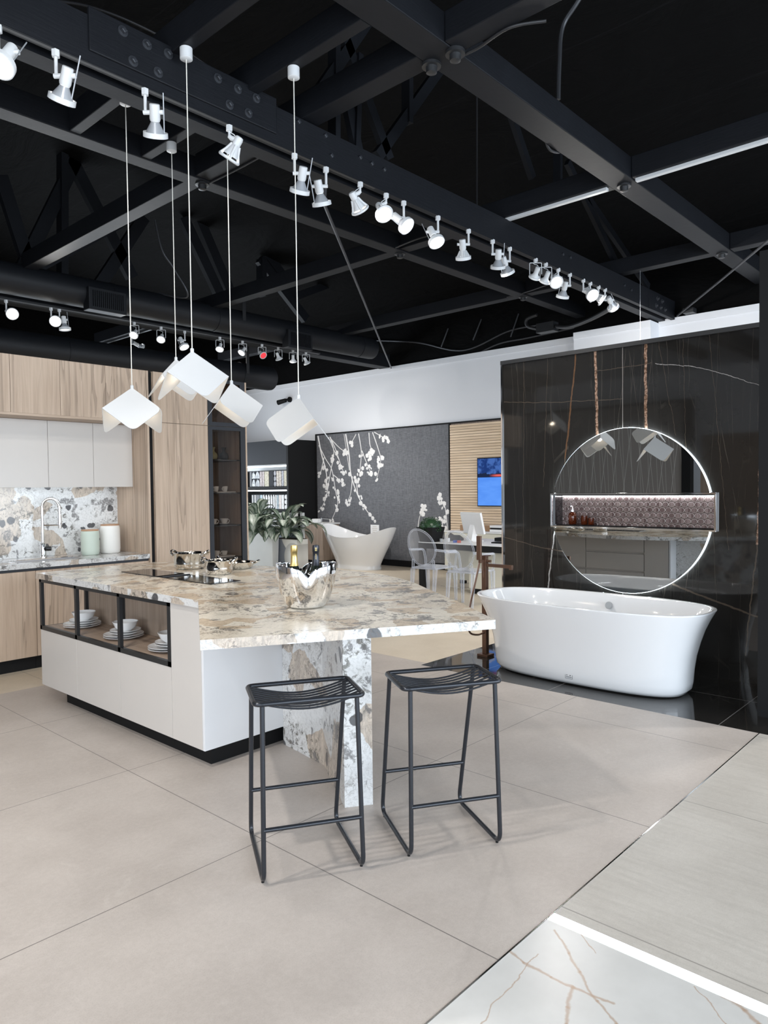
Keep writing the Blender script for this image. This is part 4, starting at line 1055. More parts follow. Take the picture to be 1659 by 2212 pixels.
# ================================================================ PENDANTS
def pendant(x, y, zap, phi, seam, lab):
    """three square sheets meeting at an apex like a cube corner; seam = which edge stands open"""
    E_ = .264
    t = thing('pendant_lamp', (x, y, zap), lab, 'pendant lamp', 'white folded pendants')
    base = math.atan2(-y, -x)+phi          # where the middle of the front face looks
    h = math.sqrt(1/3); rr = math.sqrt(2/3)
    e = [Vector((rr*math.cos(base+s), rr*math.sin(base+s), -h))*E_ for s in (-PI/3, PI/3, PI)]
    # faces: (0,1) front, (1,2), (2,0)
    for i, (a, b) in enumerate(((0, 1), (1, 2), (2, 0))):
        A, B = e[a], e[b]; D = A+B
        nrm = A.cross(B).normalized(); nrm = nrm if nrm.dot(A+B+Vector((0, 0, .0))) > 0 else -nrm
        def cor(p, q, r, rad=.05):
            da, db = (q-p).normalized(), (r-p).normalized()
            return [(p+da*rad)*(1-s)**2+p*2*s*(1-s)+(p+db*rad)*s*s for s in [k/6 for k in range(7)]]
        pts = [Vector((0, 0, 0))]
        pts += cor(A, Vector((0, 0, 0)), D) if seam == a else [A]
        pts += cor(D, A, B)
        pts += cor(B, D, Vector((0, 0, 0))) if seam == b else [B]
        th = .0035
        off = nrm*th*(1.6 if i == 0 else 0)*0
        bmv = MB()
        f = [p-nrm*th*.5 for p in pts]; g = [p+nrm*th*.5 for p in pts]
        V0 = [bmv.bm.verts.new(p) for p in f]; V1 = [bmv.bm.verts.new(p) for p in g]
        bmv.bm.faces.new(V0[::-1]); bmv.bm.faces.new(V1); k = len(V0)
        for q in range(k): bmv.bm.faces.new((V0[q], V0[(q+1) % k], V1[(q+1) % k], V1[q]))
        bmv.build('shade_panel', 'pendant_white', t, local=True)
    MB().lathe([(.011, -.012), (.011, .014), (.006, .018)], 16).build('top_ferrule', 'lamp_white', t, smooth=True, local=True)
    MB().tube([(0, 0, .014), (0, 0, 4.0655-zap)], .0032, 8).build('cord', 'cord_white', t, smooth=True, local=True)
    zc = 4.1275-zap
    MB().lathe([(.031, zc-.066), (.037, zc-.062), (.037, zc-.0005)], 26).build('ceiling_canopy', 'lamp_white', t, smooth=True, local=True)
    MB().lathe([(.020, -.03), (.020, -.075)], 16).build('lamp_holder', 'lamp_white', t, smooth=True, local=True)
    MB().lathe([(.001, -.105), (.02, -.100), (.030, -.088), (.020, -.0755)], 18).build('bulb', 'bulb', t, smooth=True, local=True)
    ld = bpy.data.lights.new('pendant_glow', 'POINT'); ld.energy = 1.3; ld.color = (1, .86, .68); ld.shadow_soft_size = .03
    lo = bpy.data.objects.new('pendant_glow', ld); COL.objects.link(lo); lo.parent = t; lo.location = (0, 0, -.15)
pendant(2.457, 4.538, 2.196, 0.0, 1, 'leftmost and lowest-left white folded pendant in front of the oak cabinets')
pendant(2.457, 3.809, 2.341, math.radians(19), 2, 'front white folded pendant at the top middle of the cluster, in front of another')
pendant(3.025, 4.912, 2.505, math.radians(30), 0, 'white folded pendant half hidden behind the front pendant at the top middle')
pendant(3.025, 4.208, 2.250, math.radians(36), 0, 'white folded pendant in front of the glass display cabinet')
pendant(3.025, 3.499, 2.084, math.radians(-36), 0, 'rightmost white folded pendant in front of the white back wall')
# ================================================================ TRACK LIGHTS
TRK = MB().box(-4, 8.75, 3.922, 3.944, 3.858, 3.868).build('lighting_track', 'black_metal'); tag(TRK, 'black lighting track along the lower front edge of the long bolted beam', 'lighting track')
TRK2 = MB().box(-2, 8.55, 9.30, 9.36, 3.84, 3.868).build('lighting_track', 'black_metal'); tag(TRK2, 'black lighting track under the duct above the kitchen', 'lighting track')
RIGHT = Vector((math.sin(YAW), -math.cos(YAW), 0)); TOCAM = Vector((-math.cos(YAW), -math.sin(YAW), 0))
CACHE = {}
def head_mesh(key, fn, mat):
    if key not in CACHE:
        m = MB(); fn(m); o = m.build('tmp', mat, smooth=True, local=True, angle=40)
        CACHE[key] = o.data; o.data.name = key; bpy.data.objects.remove(o)
    return CACHE[key]
def part(name, key, fn, mat, parent, loc=(0, 0, 0), rot=None):
    o = bpy.data.objects.new(name, head_mesh(key, fn, mat)); COL.objects.link(o); o.parent = parent
    o.location = loc
    if rot is not None: o.rotation_mode = 'QUATERNION'; o.rotation_quaternion = rot
    return o
def track_spot(P, kind, aim, lit, label, group, watt, side=1, s=1.0, angle=140):
    t = thing('track_spotlight', P, label, 'spotlight', group)
    d = (RIGHT*aim[0]+TOCAM*aim[1]+Vector((0, 0, -aim[2]))).normalized()
    q = d.to_track_quat('-Z', 'Y')
    part('track_adapter', 'adapter', lambda m: m.lathe([(.019, -.036), (.022, -.033), (.022, -.0005)], 6), 'lamp_white', t)
    face = {'on': 'lamp_on', 'dim': 'lamp_dim', 'red': 'lamp_red'}[lit]
    if kind in ('par', 'fin'):
        part('stem', 'stem', lambda m: m.tube([(0, 0, -.035), (0, 0, -.135)], .0095, 10), 'lamp_white', t)
        arm = RIGHT*.055*side
        pv = Vector((0, 0, -.135))+arm
        part('side_arm', f'arm{side}', lambda m: m.tube([Vector((0, 0, 0))-RIGHT*.012*side, RIGHT*.105*side], .0125, 12), 'lamp_white', t, (0, 0, -.135))
        part('housing', 'par_housing', lambda m: m.lathe([(.024, .045), (.029, .042), (.031, -.035), (.027, -.048), (.022, -.05)], 20), 'lamp_white', t, pv, q)
        if kind == 'par':
            part('reflector', 'par_cone', lambda m: m.lathe([(.024, -.05), (.030, -.062), (.056, -.108)], 28, cap0=False, cap1=False), 'silver_cone', t, pv, q)
        else:
            def fins(m):
                m.lathe([(.022, -.05), (.028, -.06), (.050, -.112)], 28, cap0=False, cap1=False)
                for k in range(20):
                    a = 2*PI*k/20; c, s_ = math.cos(a), math.sin(a)
                    m.bar((c*.028, s_*.028, -.056), (c*.058, s_*.058, -.112), .003, .012)
            part('reflector', 'fin_cone', fins, 'lamp_white', t, pv, q)
        part('rim', 'par_rim', lambda m: m.lathe([(.062, -.104), (.071, -.104), (.072, -.132), (.066, -.134), (.062, -.128), (.062, -.104)], 32, cap0=False, cap1=False), 'lamp_white', t, pv, q)
        f = part('lamp_face', f'par_face_{face}', lambda m: m.lathe([(.001, -.124), (.0615, -.124)], 28), face, t, pv, q)
        if kind == 'par':
            part('aiming_rod', f'rod{side}', lambda m: m.tube([(.0, 0, .10), (.0, 0, -.12)], .0035, 6), 'silver_cone', t, pv+RIGHT*.052*side, q)
        tip = pv+d*.14
    elif kind == 'cone':
        part('stem', 'short_stem', lambda m: m.tube([(0, 0, -.034), (0, 0, -.07)], .008, 10), 'lamp_white', t)
        off = RIGHT*.055*side
        part('elbow_arm', f'elbow{side}', lambda m: m.tube([(0, 0, -.066), Vector((0, 0, -.080))+RIGHT*.012*side, Vector((0, 0, -.095))+RIGHT*.060*side], [.014, .016, .017], 14), 'lamp_white', t)
        part('wire', f'wire{side}', lambda m: m.tube(wire([(0, 0, -.04), Vector((0, 0, -.058))+RIGHT*.03*side, Vector((0, 0, -.075))+RIGHT*.045*side], 5), .003, 6), 'lamp_white', t)
        pv = Vector((0, 0, -.10))+off
        def shell(m):
            m.lathe([(.012, .03), (.024, .026), (.028, .01), (.027, -.03)], 24, cap1=False)
            for k in range(4):
                a = PI/4+PI/2*k; c, s_ = math.cos(a), math.sin(a)
                m.tube([(c*.026, s_*.026, -.028), (c*.042, s_*.042, -.075), (c*.064, s_*.064, -.118)], .009, 8)
            m.lathe([(.024, -.03), (.030, -.05), (.050, -.10)], 24, cap0=False, cap1=False)
        part('housing', 'cone_shell', shell, 'lamp_white', t, pv, q)
        part('rim', 'cone_rim', lambda m: m.lathe([(.058, -.112), (.073, -.112), (.074, -.124), (.066, -.130), (.058, -.126), (.058, -.112)], 32, cap0=False, cap1=False), 'lamp_white', t, pv, q)
        part('lamp_face', f'cone_face_{face}', lambda m: m.lathe([(.001, -.121), (.0575, -.121)], 28), face, t, pv, q)
        tip = pv+d*.14
    else:   # gimbal: square wire frame
        ww, hh = .062, .15
        def frame(m):
            fr = rounded([RIGHT*-ww+Vector((0, 0, -.16)), RIGHT*-ww+Vector((0, 0, -.045)), RIGHT*ww+Vector((0, 0, -.045)), RIGHT*ww+Vector((0, 0, -.16))], .012, 4, False)
            m.tube(fr, .0042, 8)
        part('gimbal_frame', 'gimbal_frame', frame, 'lamp_white', t)
        part('wire', 'gimbal_wire', lambda m: m.tube(wire([(0, 0, -.036), RIGHT*-.02+Vector((0, 0, -.055)), RIGHT*.02+Vector((0, 0, -.07)), RIGHT*.02+Vector((0, 0, -.10))], 5), .0028, 6), 'lamp_white', t)
        pv = Vector((0, 0, -.158))
        part('housing', 'gimbal_housing', lambda m: m.lathe([(.020, .075), (.024, .072), (.025, .01), (.030, -.005), (.052, -.030)], 24, cap1=False), 'lamp_white', t, pv, q)
        part('rim', 'gimbal_rim', lambda m: m.lathe([(.050, -.028), (.060, -.028), (.062, -.045), (.054, -.049), (.050, -.045), (.050, -.028)], 28, cap0=False, cap1=False), 'lamp_white', t, pv, q)
        part('lamp_face', f'gimbal_face_{face}', lambda m: m.lathe([(.001, -.042), (.0495, -.042)], 24), face, t, pv, q)
        tip = pv+d*.06
    if watt > 0:
        ld = bpy.data.lights.new('spot_beam', 'SPOT'); ld.energy = watt; ld.spot_size = math.radians(angle); ld.spot_blend = 1.0
        ld.shadow_soft_size = .05; ld.color = (1, .965, .92)
        lo = bpy.data.objects.new('spot_beam', ld); COL.objects.link(lo); lo.parent = t
        lo.location = tip; lo.rotation_mode = 'QUATERNION'; lo.rotation_quaternion = q
    if s != 1.0: t.scale = (s, s, s)
    return t
ORD = ['first', 'second', 'third', 'fourth', 'fifth', 'sixth', 'seventh', 'eighth', 'ninth', 'tenth', 'eleventh', 'twelfth', 'thirteenth', 'fourteenth', 'fifteenth', 'sixteenth', 'seventeenth', 'eighteenth', 'nineteenth', 'twentieth', 'last']
# px, kind, aim (right, toward camera, down), lit, side
beam_spots = [((-4,98),'par',(-.1,.55,.8),'on',1), ((120,108),'par',(-.42,-.42,.85),'on',1), ((313,192),'par',(-.15,-.55,.9),'dim',1), ((495,273),'cone',(-.55,-.25,.8),'on',1),
    ((636,335),'par',(-.25,-.5,.9),'dim',1), ((704,365),'par',(.14,-.45,.9),'on',-1), ((778,398),'cone',(.45,-.6,.75),'dim',-1), ((834,421),'cone',(.32,.62,.75),'on',-1),
    ((872,439),'par',(.62,.42,.7),'on',-1), ((946,474),'par',(.30,.42,.85),'on',-1), ((1012,500),'fin',(.10,-.45,.9),'dim',-1), ((1064,522),'par',(.03,-.5,.9),'dim',1), ((1101,540),'par',(.36,-.45,.85),'dim',-1),
    ((1157,565),'gimbal',(-.2,-.6,.7),'on',1), ((1179,575),'gimbal',(-.25,-.6,.7),'on',1), ((1206,586),'cone',(.1,.75,.6),'on',-1), ((1231,598),'par',(-.12,-.45,.9),'dim',-1),
    ((1260,610),'par',(.18,.8,.6),'on',1), ((1275,617),'cone',(.72,.2,.6),'on',-1), ((1293,625),'cone',(.75,.2,.6),'on',-1), ((1307,632),'par',(.45,-.5,.5),'dim',1)]
desc = {'par': 'white spotlight with flared cone head', 'fin': 'white spotlight with finned head', 'cone': 'white open-ribbed spotlight', 'gimbal': 'white wire-framed spotlight'}
for i, (px, kind, aim, lit, side) in enumerate(beam_spots):
    P = at_y(*px, 3.932); P.z = 3.8575
    track_spot(P, kind, aim, lit, f'{desc[kind]} on the long beam, {ORD[i]} from left', 'spotlights on the long beam', 115 if i == 20 else 110 if i > 16 else 15 if 1 <= i <= 5 else SPOT_W, side)
rear = [((13,650),'par',(.55,.8,.5),'on',1), ((110,664),'par',(.35,.85,.5),'on',1), ((128,669),'par',(.1,.0,1),'dim',1), ((290,699),'gimbal',(-.05,.75,.7),'on',1), ((348,710),'gimbal',(.05,.7,.7),'on',1),
    ((399,718),'par',(.45,.3,.9),'on',-1), ((475,735),'gimbal',(-.05,.55,.8),'on',1), ((524,744),'gimbal',(-.4,.55,.75),'on',1), ((566,752),'gimbal',(.55,.6,.6),'red',1), ((601,760),'gimbal',(.25,-.4,.8),'dim',1),
    ((633,765),'gimbal',(-.05,-.45,.85),'dim',1), ((661,771),'gimbal',(.35,-.4,.8),'dim',1)]
for i, (px, kind, aim, lit, side) in enumerate(rear):
    P = at_y(*px, 9.33); P.z = 3.8395
    k = 'red-faced wire-framed spotlight' if lit == 'red' else desc[kind]
    track_spot(P, kind, aim, lit, f'{k} on the track above the kitchen, {ORD[i]} from left', 'spotlights above the kitchen', (10 if lit == 'red' else 95 if i >= 9 else SPOT_W2), side)
# unseen track and heads added as fill, to light the floor and the fronts
tr3 = MB().box(-3.5, 2.6, 2.745, 2.785, ZB-.03, ZB-.002).build('lighting_track', 'black_metal'); tag(tr3, 'added black lighting track for fill lamps over the foreground, beyond the upper left picture edge', 'lighting track')
for i, (x, y, kind, aim, w) in enumerate(((-1.2, 2.765, 'par', (.2, -.2, 1), 170), (.2, 2.765, 'par', (.1, -.2, 1), 180), (1.3, 2.765, 'par', (-.1, -.8, .7), 34), (6.122, .75, 'par', (.0, .0, 1), 165), (6.122, -.1, 'par', (-.3, .1, 1), 165), (-2.4, 2.765, 'par', (.5, -.6, .7), 130))):
    track_spot(Vector((x, y, ZB-.031)), kind, aim, 'on', f'added white fill spotlight above the picture edge, {ORD[i]} of the foreground heads', 'added fill spotlights', w)
tr5 = MB().box(6.12, 6.16, 10.5, 12.45, ZB-.03, ZB-.002).build('lighting_track', 'black_metal'); tag(tr5, 'added unseen lighting track under the far end of a cross beam, behind the ducts', 'lighting track')  # this track and its heads are added, hidden, to brighten the far wall
for i, y in enumerate((11.3, 12.2)):
    track_spot(Vector((6.14, y, ZB-.031)), 'par', (.676, -.737, .42), 'on', f'added fill spotlight aimed at the sample shelving, {ORD[i]} of two behind the ducts', 'added fill spotlights behind the ducts', 95)

# ================================================================ BATHROOM DISPLAY
def superring(cx, cy, a, b, z, n=96, e=2.9, tilt=0):
    out = []
    for k in range(n):
        t_ = 2*PI*k/n; c, s_ = math.cos(t_), math.sin(t_)
        out.append((cx+b*math.copysign(abs(s_)**(2/e), s_), cy+a*math.copysign(abs(c)**(2/e), c), z))
    return out
TX, TY = 5.215, 2.645
t = thing('freestanding_bathtub', (TX, TY, 0), 'large white freestanding bathtub on black marble in front of the round mirror', 'bathtub')
prof = [(.755, .275, .012), (.768, .288, .03), (.782, .296, .042), (.79, .303, .09), (.797, .308, .18), (.812, .322, .28), (.838, .347, .38), (.868, .378, .47), (.905, .410, .55), (.935, .433, .605), (.938, .436, .612), (.934, .432, .617), (.915, .413, .616), (.905, .403, .610), (.895, .392, .590), (.84, .35, .49), (.78, .31, .33), (.72, .27, .20), (.64, .22, .15), (.3, .1, .14)]
m = MB(); m.loft([superring(TX, TY, a, b, z) for a, b, z in prof], True, True, True)
m.build('tub_shell', 'acrylic_tub', t, smooth=True, angle=70)
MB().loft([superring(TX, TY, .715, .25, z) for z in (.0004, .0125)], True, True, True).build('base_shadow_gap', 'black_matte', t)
# overflow disc on the far inner wall
P = at_x(1316, 1308, TX+.335)
MB().lathe([(.030, 0), (.030, .012), (.026, .016)], 28, (0, 0, 0), mat=Matrix.Translation(P) @ Matrix.Rotation(-PI/2, 4, 'Y') @ Matrix.Rotation(.25, 4, 'Y')).build('overflow_cover', 'grey_plastic', t, smooth=True)
# inside marking and stickers
m = MB()
for k in range(22):
    if k in (5, 12, 16): continue
    Y0 = at_z(1194, 1310, .617).y-.006-k*.0085
    m.box(TX-.4275, TX-.4235, Y0-.006, Y0, .6172, .6176)
m.build('rim_lettering', 'ink', t)
def tubx(z):
    for (a, b, c), (a2, b2, c2) in zip(prof, prof[1:]):
        if c <= z <= c2: return TX-(b+(b2-b)*(z-c)/(c2-c))
P = at_x(1229, 1459, tubx(.07))
m = MB(); X = tubx(.07)-.0015
for (y0, y1, z0, z1) in ((-.03, .03, .023, .025), (-.03, .03, -.025, -.023), (-.03, -.028, -.025, .025), (.028, .03, -.025, .025), (.012, .016, -.002, .015), (.018, .021, -.002, .015), (-.018, -.004, -.002, .002), (-.013, -.009, .002, .012), (-.022, .022, -.014, -.010)):
    m.box(X-.0006, X+.0006, P.y+y0, P.y+y1, P.z+z0, P.z+z1)
m.build('maker_sticker', 'ink', t)
# floor standing tap
bpnt = at_z(1049, 1417, 0); fx, fy = bpnt.x+.0, bpnt.y
t = thing('bath_tap', (fx, fy, 0), 'bronze floor-standing bath tap with hand shower left of the bathtub', 'tap')
MB().box(fx-.055, fx+.055, fy-.055, fy+.055, .0005, .022).build('base_plate', 'bronze', t, bevel=.002)
MB().box(fx-.022, fx+.022, fy-.022, fy+.022, .0222, .888).build('column', 'bronze', t, bevel=.002)
MB().box(fx-.024, fx+.06, fy-.024, fy+.024, .889, .899).build('lever', 'bronze', t, bevel=.002)
m = MB(); m.box(fx-.016, fx+.016, fy-.285, fy-.0222, .80, .828); m.box(fx-.012, fx+.012, fy-.285, fy-.255, .788, .80); m.build('spout', 'bronze', t, bevel=.002)
MB().lathe([(.012, 0), (.012, .04)], 16, (0, 0, 0), mat=Matrix.Translation((fx, fy-.0222, .85)) @ Matrix.Rotation(PI/2, 4, 'X')).build('diverter_knob', 'bronze', t, smooth=True)
m = MB(); m.box(fx-.085, fx-.0222, fy-.012, fy+.012, .838, .862); m.build('shower_holder', 'bronze', t, bevel=.002)
hx = fx-.07
MB().box(hx-.012, hx+.012, fy-.010, fy+.034, .8622, 1.075).build('hand_shower', 'bronze', t, bevel=.003)
hose = wire([(hx, fy+.01, .838), at_y(1028, 1252, fy+.02), at_y(1017, 1300, fy+.03), at_y(1011, 1340, fy+.03), at_y(1015, 1366, fy+.03), at_y(1032, 1371, fy+.02), at_y(1046, 1366, fy)], 10)
MB().tube(hose, .0085, 10).build('shower_hose', 'bronze', t, smooth=True)
MB().tube(wire([(hx+.03, fy, .838), at_y(1043, 1230, fy), at_y(1047, 1262, fy), (fx-.02, fy, .55)], 8), .007, 8).build('supply_hose', 'bronze', t, smooth=True)

# niche: lining, frame, mosaic back, light
nb = 6.0
t = thing('wall_niche', (5.86, 2.595, NZ0), 'lit recessed wall niche with bronze mosaic back and chrome frame', 'niche')
MB().box(6.00, 6.012, NY0+.001, NY1-.001, NZ0+.001, NZ1-.001).build('mosaic_back', 'mosaic', t)
MB().box(5.862, 5.999, NY0+.001, NY0+.012, NZ0+.001, NZ1-.001).build('side_lining', 'black_gloss', t); MB().box(5.862, 5.999, NY1-.012, NY1-.001, NZ0+.001, NZ1-.001).build('side_lining', 'black_gloss', t)
MB().box(5.862, 5.999, NY0+.012, NY1-.012, NZ0+.001, NZ0+.012).build('shelf_lining', 'black_gloss', t); MB().box(5.862, 5.999, NY0+.012, NY1-.012, NZ1-.012, NZ1-.001).build('top_lining', 'black_gloss', t)
m = MB(); f = .013; a0, a1, b0, b1 = NY0-.012, NY1+.012, NZ0-.012, NZ1+.012
m.box(5.822, 5.8595, a0, a1, b0, b0+f); m.box(5.822, 5.8595, a0, a1, b1-f, b1); m.box(5.822, 5.8595, a0, a0+f, b0+f, b1-f); m.box(5.822, 5.8595, a1-f, a1, b0+f, b1-f)
m.build('chrome_frame', 'chrome', t, bevel=.001)
MB().box(5.985, 5.997, NY0+.02, NY1-.02, NZ1-.022, NZ1-.0125).build('niche_light', 'led_niche', t)
# round back-lit mirror cut by the niche
MC, MR = (2.607, 1.293), .692
t = thing('round_mirror', (5.84, MC[0], MC[1]), 'large round back-lit mirror split by the lit niche', 'mirror')
def segment(zlo, zhi, R):
    pts = []
    lo, hi = max(zlo, MC[1]-R), min(zhi, MC[1]+R)
    N = 60
    zs = [lo+(hi-lo)*(.5-.5*math.cos(PI*k/N)) for k in range(N+1)]
    for z in zs: pts.append((MC[0]-math.sqrt(max(0, R*R-(z-MC[1])**2)), z))
    for z in zs[::-1]: pts.append((MC[0]+math.sqrt(max(0, R*R-(z-MC[1])**2)), z))
    out = [pts[0]]
    for p in pts[1:]:
        if (Vector(p)-Vector(out[-1])).length > 1e-4: out.append(p)
    if (Vector(out[0])-Vector(out[-1])).length < 1e-4: out.pop()
    return out
for (zl, zh) in ((NZ1+.013, 9), (-9, NZ0-.013)):
    MB().prism_x(segment(zl, zh, MR), 5.832, 5.838).build('mirror_glass', 'mirror', t)
    sg = [p for p in segment(zl, zh, MR+.001)]
    # light strip follows the round edge behind the glass
    arcpts = [(5.8365, y, z) for y, z in sg if abs(math.hypot(y-MC[0], z-MC[1])-(MR+.001)) < 1e-3]
    aa = sorted(arcpts, key=lambda p: math.atan2(p[1]-MC[0], (p[2]-MC[1])*(1 if zl > 0 else -1)))
    MB().tube(aa, .0013, 8).build('edge_light', 'led_ring', t, smooth=True)
    a2 = [(5.849, MC[0]+(y-MC[0])*(MR-.006)/(MR+.001), MC[1]+(z-MC[1])*(MR-.006)/(MR+.001)) for _, y, z in aa]
    MB().tube(a2, .0028, 8).build('back_light', 'led_halo', t, smooth=True)
    MB().prism_x(segment(zl, zh, MR-.12), 5.8385, 5.8595).build('mounting_board', 'matte_white', t)
# soap things in the niche
zf = NZ0+.0122
P = at_x(1237, 1136, 5.93); sy = P.y
t = thing('soap_dispenser', (5.93, sy, zf), 'amber glass soap dispenser with metal pump in the niche', 'dispenser')
m = MB(); m.lathe([(r, zf+z) for r, z in ((.030, .0003), (.036, .006), (.036, .085), (.030, .100), (.014, .108), (.013, .120))], 28, (5.93, sy, 0)); m.build('bottle', 'amber_glass', t, smooth=True, angle=60)
m = MB(); m.lathe([(.015, zf+.112), (.015, zf+.130), (.004, zf+.132), (.004, zf+.165)], 18, (5.93, sy, 0)); m.tube([(5.93, sy, zf+.162), (5.90, sy+.006, zf+.160), (5.892, sy+.007, zf+.152)], .0045, 8); m.build('pump', 'chrome', t, smooth=True)
for i, (dy, r, h, lab) in enumerate(((-.108, .030, .078, 'amber glass tumbler beside the soap dispenser'), (-.175, .026, .058, 'smaller brown glass jar, third from the left in the niche'))):
    m = MB(); m.lathe([(r*.93, zf+.0003), (r, zf+.004), (r, zf+h), (r-.003, zf+h), (r-.003, zf+.008), (.001, zf+.007)], 26, (5.94, sy+dy, 0))
    o = m.build('tumbler', 'amber_glass', smooth=True, angle=50); tag(o, lab, 'tumbler')
# ================================================================ FAR ZONE
# grey blossom wallpaper panel
t = thing('wallpaper_panel', (10.47, 9.75, .08), 'large grey woven wall panel printed with hanging white blossom branches', 'wall panel')
MB().box(10.455, 10.484, 7.99, 11.53, .12, 2.655).build('fabric', 'fabric_grey', t)
m = MB(); m.box(10.44, 10.484, 7.96, 7.989, .0, 2.68); m.box(10.44, 10.484, 11.531, 11.56, 0, 2.68); m.box(10.44, 10.484, 7.989, 11.531, 2.656, 2.68); m.box(10.445, 10.484, 7.989, 11.531, .001, .119); m.build('frame', 'black_matte', t)
BR = [[(11.48,2.64),(11.38,2.25),(11.28,1.99),(11.23,1.77),(11.26,1.59)],[(11.46,2.44),(11.25,2.14),(11.07,1.91),(10.97,1.48),(10.91,1.19),(11.12,.82)],[(11.11,2.6),(10.95,2.34),(10.8,2.01),(10.71,1.83)],[(11.08,2.55),(10.8,2.34),(10.61,2.26)],
  [(10.64,2.63),(10.55,2.22),(10.5,1.79),(10.31,1.37),(10.12,1.12),(9.9,.91)],[(10.27,2.62),(10.2,2.27),(10.23,1.96),(10.26,1.81)],[(10.18,2.27),(10.06,2.03),(9.94,1.82)],[(9.88,2.62),(9.72,2.25),(9.67,2.05),(9.79,1.68)],[(9.83,2.62),(9.67,2.54),(9.51,2.46)],
  [(9.98,2.62),(9.96,2.4),(9.92,2.26),(10.0,2.13)],[(11.3,2.18),(11.43,1.81)],[(8.0,.42),(8.07,1.05),(8.12,1.21),(8.26,1.36)],[(8.74,.7),(8.7,.94),(8.59,1.15)],[(8.06,1.02),(8.0,1.05)],[(8.03,.6),(8.15,.83),(8.14,.95)],[(11.01,2.13),(11.09,1.93),(11.21,1.48),(11.27,1.3),(11.43,1.08)],[(11.02,1.8),(10.84,1.69),(10.71,1.57)],[(10.46,1.76),(10.51,1.44),(10.61,1.23)],[(10.34,2.61),(10.49,2.43)],
  [(11.11,2.6),(11.0,2.3),(11.05,2.1)],[(10.31,1.37),(10.34,1.6),(10.33,1.72)],[(8.2,.5),(8.3,.85),(8.26,.95)]]
m = MB(); fl = MB(); rb = random.Random(5)
for k, br in enumerate(BR):
    P = wire([(10.453, y, z) for y, z in br], 6); n = len(P)
    m.tube(P, [(.016 if k in (0, 4) else .011)*(1-.55*i/n) for i in range(n)], 6)
    if k in (2, 4): m.tube(wire([(10.453, br[0][0]+.05, br[0][1]), (10.453, br[1][0]+.06, br[1][1]), (10.453, br[2][0]+.05, br[2][1]+.1)], 5), .006, 6)
    for j in range(max(4, int(n*.62))):
        q = P[min(n-1, int(n*.38+rb.random()**.6*n*.62))]
        y, z = q.y+rb.uniform(-.07, .07), q.z+rb.uniform(-.06, .04)
        y = min(11.49, max(8.03, y)); z = min(2.6, max(.15, z))
        r = rb.uniform(.026, .050); e = rb.choice((1, 1, .55)); a0 = rb.random()*PI
        pts = []
        for i in range(14):
            a = 2*PI*i/14; rr = r*(1+.10*math.cos(5*a)); u, v = rr*math.cos(a), rr*math.sin(a)*e
            pts.append((10.4525-.0006*j/n-rb.random()*.0004, y+u*math.cos(a0)-v*math.sin(a0), z+u*math.sin(a0)+v*math.cos(a0)))
        c = fl.bm.verts.new((10.447, y, z)); ring = [fl.bm.verts.new((10.4535, p[1], p[2])) for p in pts]
        for i in range(14): fl.bm.faces.new((ring[i], ring[(i+1) % 14], c))
MT['print_white'] = plain('print_white', (.82, .81, .80), .7)
m.build('printed_branches', 'print_white', t); fl.build('printed_blossoms', 'print_white', t)
# wooden slat panel and screen
t = thing('slat_panel', (10.45, 7.0, .5), 'light wood horizontal slat wall panel behind the desk', 'wall panel')
MB().box(10.462, 10.484, 5.4, 7.955, .02, 2.655).build('backing', 'walnut_dark', t)
m = MB(); z = .03
while z < 2.62:
    m.box(10.44, 10.4618, 5.4, 7.955, z, z+.040); z += .0465
m.build('slats', 'slat_wood', t)
MB().box(10.44, 10.484, 5.4, 7.955, 2.656, 2.68).build('top_edge', 'black_matte', t)
t = thing('wall_screen', (10.42, 6.75, 1.19), 'portrait wall screen showing blue water and a red-lit horizon', 'screen')
MB().box(10.398, 10.4395, 6.24, 7.335, 1.175, 2.015).build('casing', 'black_gloss', t)
MB().box(10.3965, 10.3978, 6.252, 7.323, 1.19, 2.0).build('screen_picture', 'screen_picture', t)
# credenza along the slat wall with things on it
t = thing('credenza', (10.2, 6.6, 0), 'long low cream credenza under the slat wall', 'cabinet')
MB().box(10.0, 10.43, 5.4, 7.75, .08, .735).build('body', 'cream_cabinet', t)
MB().box(9.98, 10.435, 5.38, 7.77, .737, .757).build('top', 'matte_white', t)
for k in range(4): MB().box(9.982, 9.999, 5.41+k*.585, 5.985+k*.585, .1, .725).build('door', 'cream_cabinet', t, bevel=.002)
MB().box(10.05, 10.4, 5.42, 7.73, 0, .08).build('plinth', 'black_matte', t)
for k in range(3):
    o = MB().box(10.2, 10.36, 6.95+k*.21, 7.15+k*.21, .7575, .85).build('storage_box', 'brown_box', bevel=.004); tag(o, f'{("right","middle","left")[k]} of three brown boxes on the credenza under the slats', 'box', 'brown boxes')
t = thing('letter_tray', (10.2, 6.7, .7575), 'white stacked letter tray with dark slots on the credenza', 'letter tray')
MB().box(10.1, 10.32, 6.60, 6.88, .758, .80).build('tray', 'matte_white', t); MB().box(10.1, 10.32, 6.60, 6.88, .83, .865).build('tray', 'matte_white', t)
MB().box(10.11, 10.32, 6.61, 6.87, .80, .83).build('slot_block', 'black_matte', t)  # black block fills the slot between the two trays

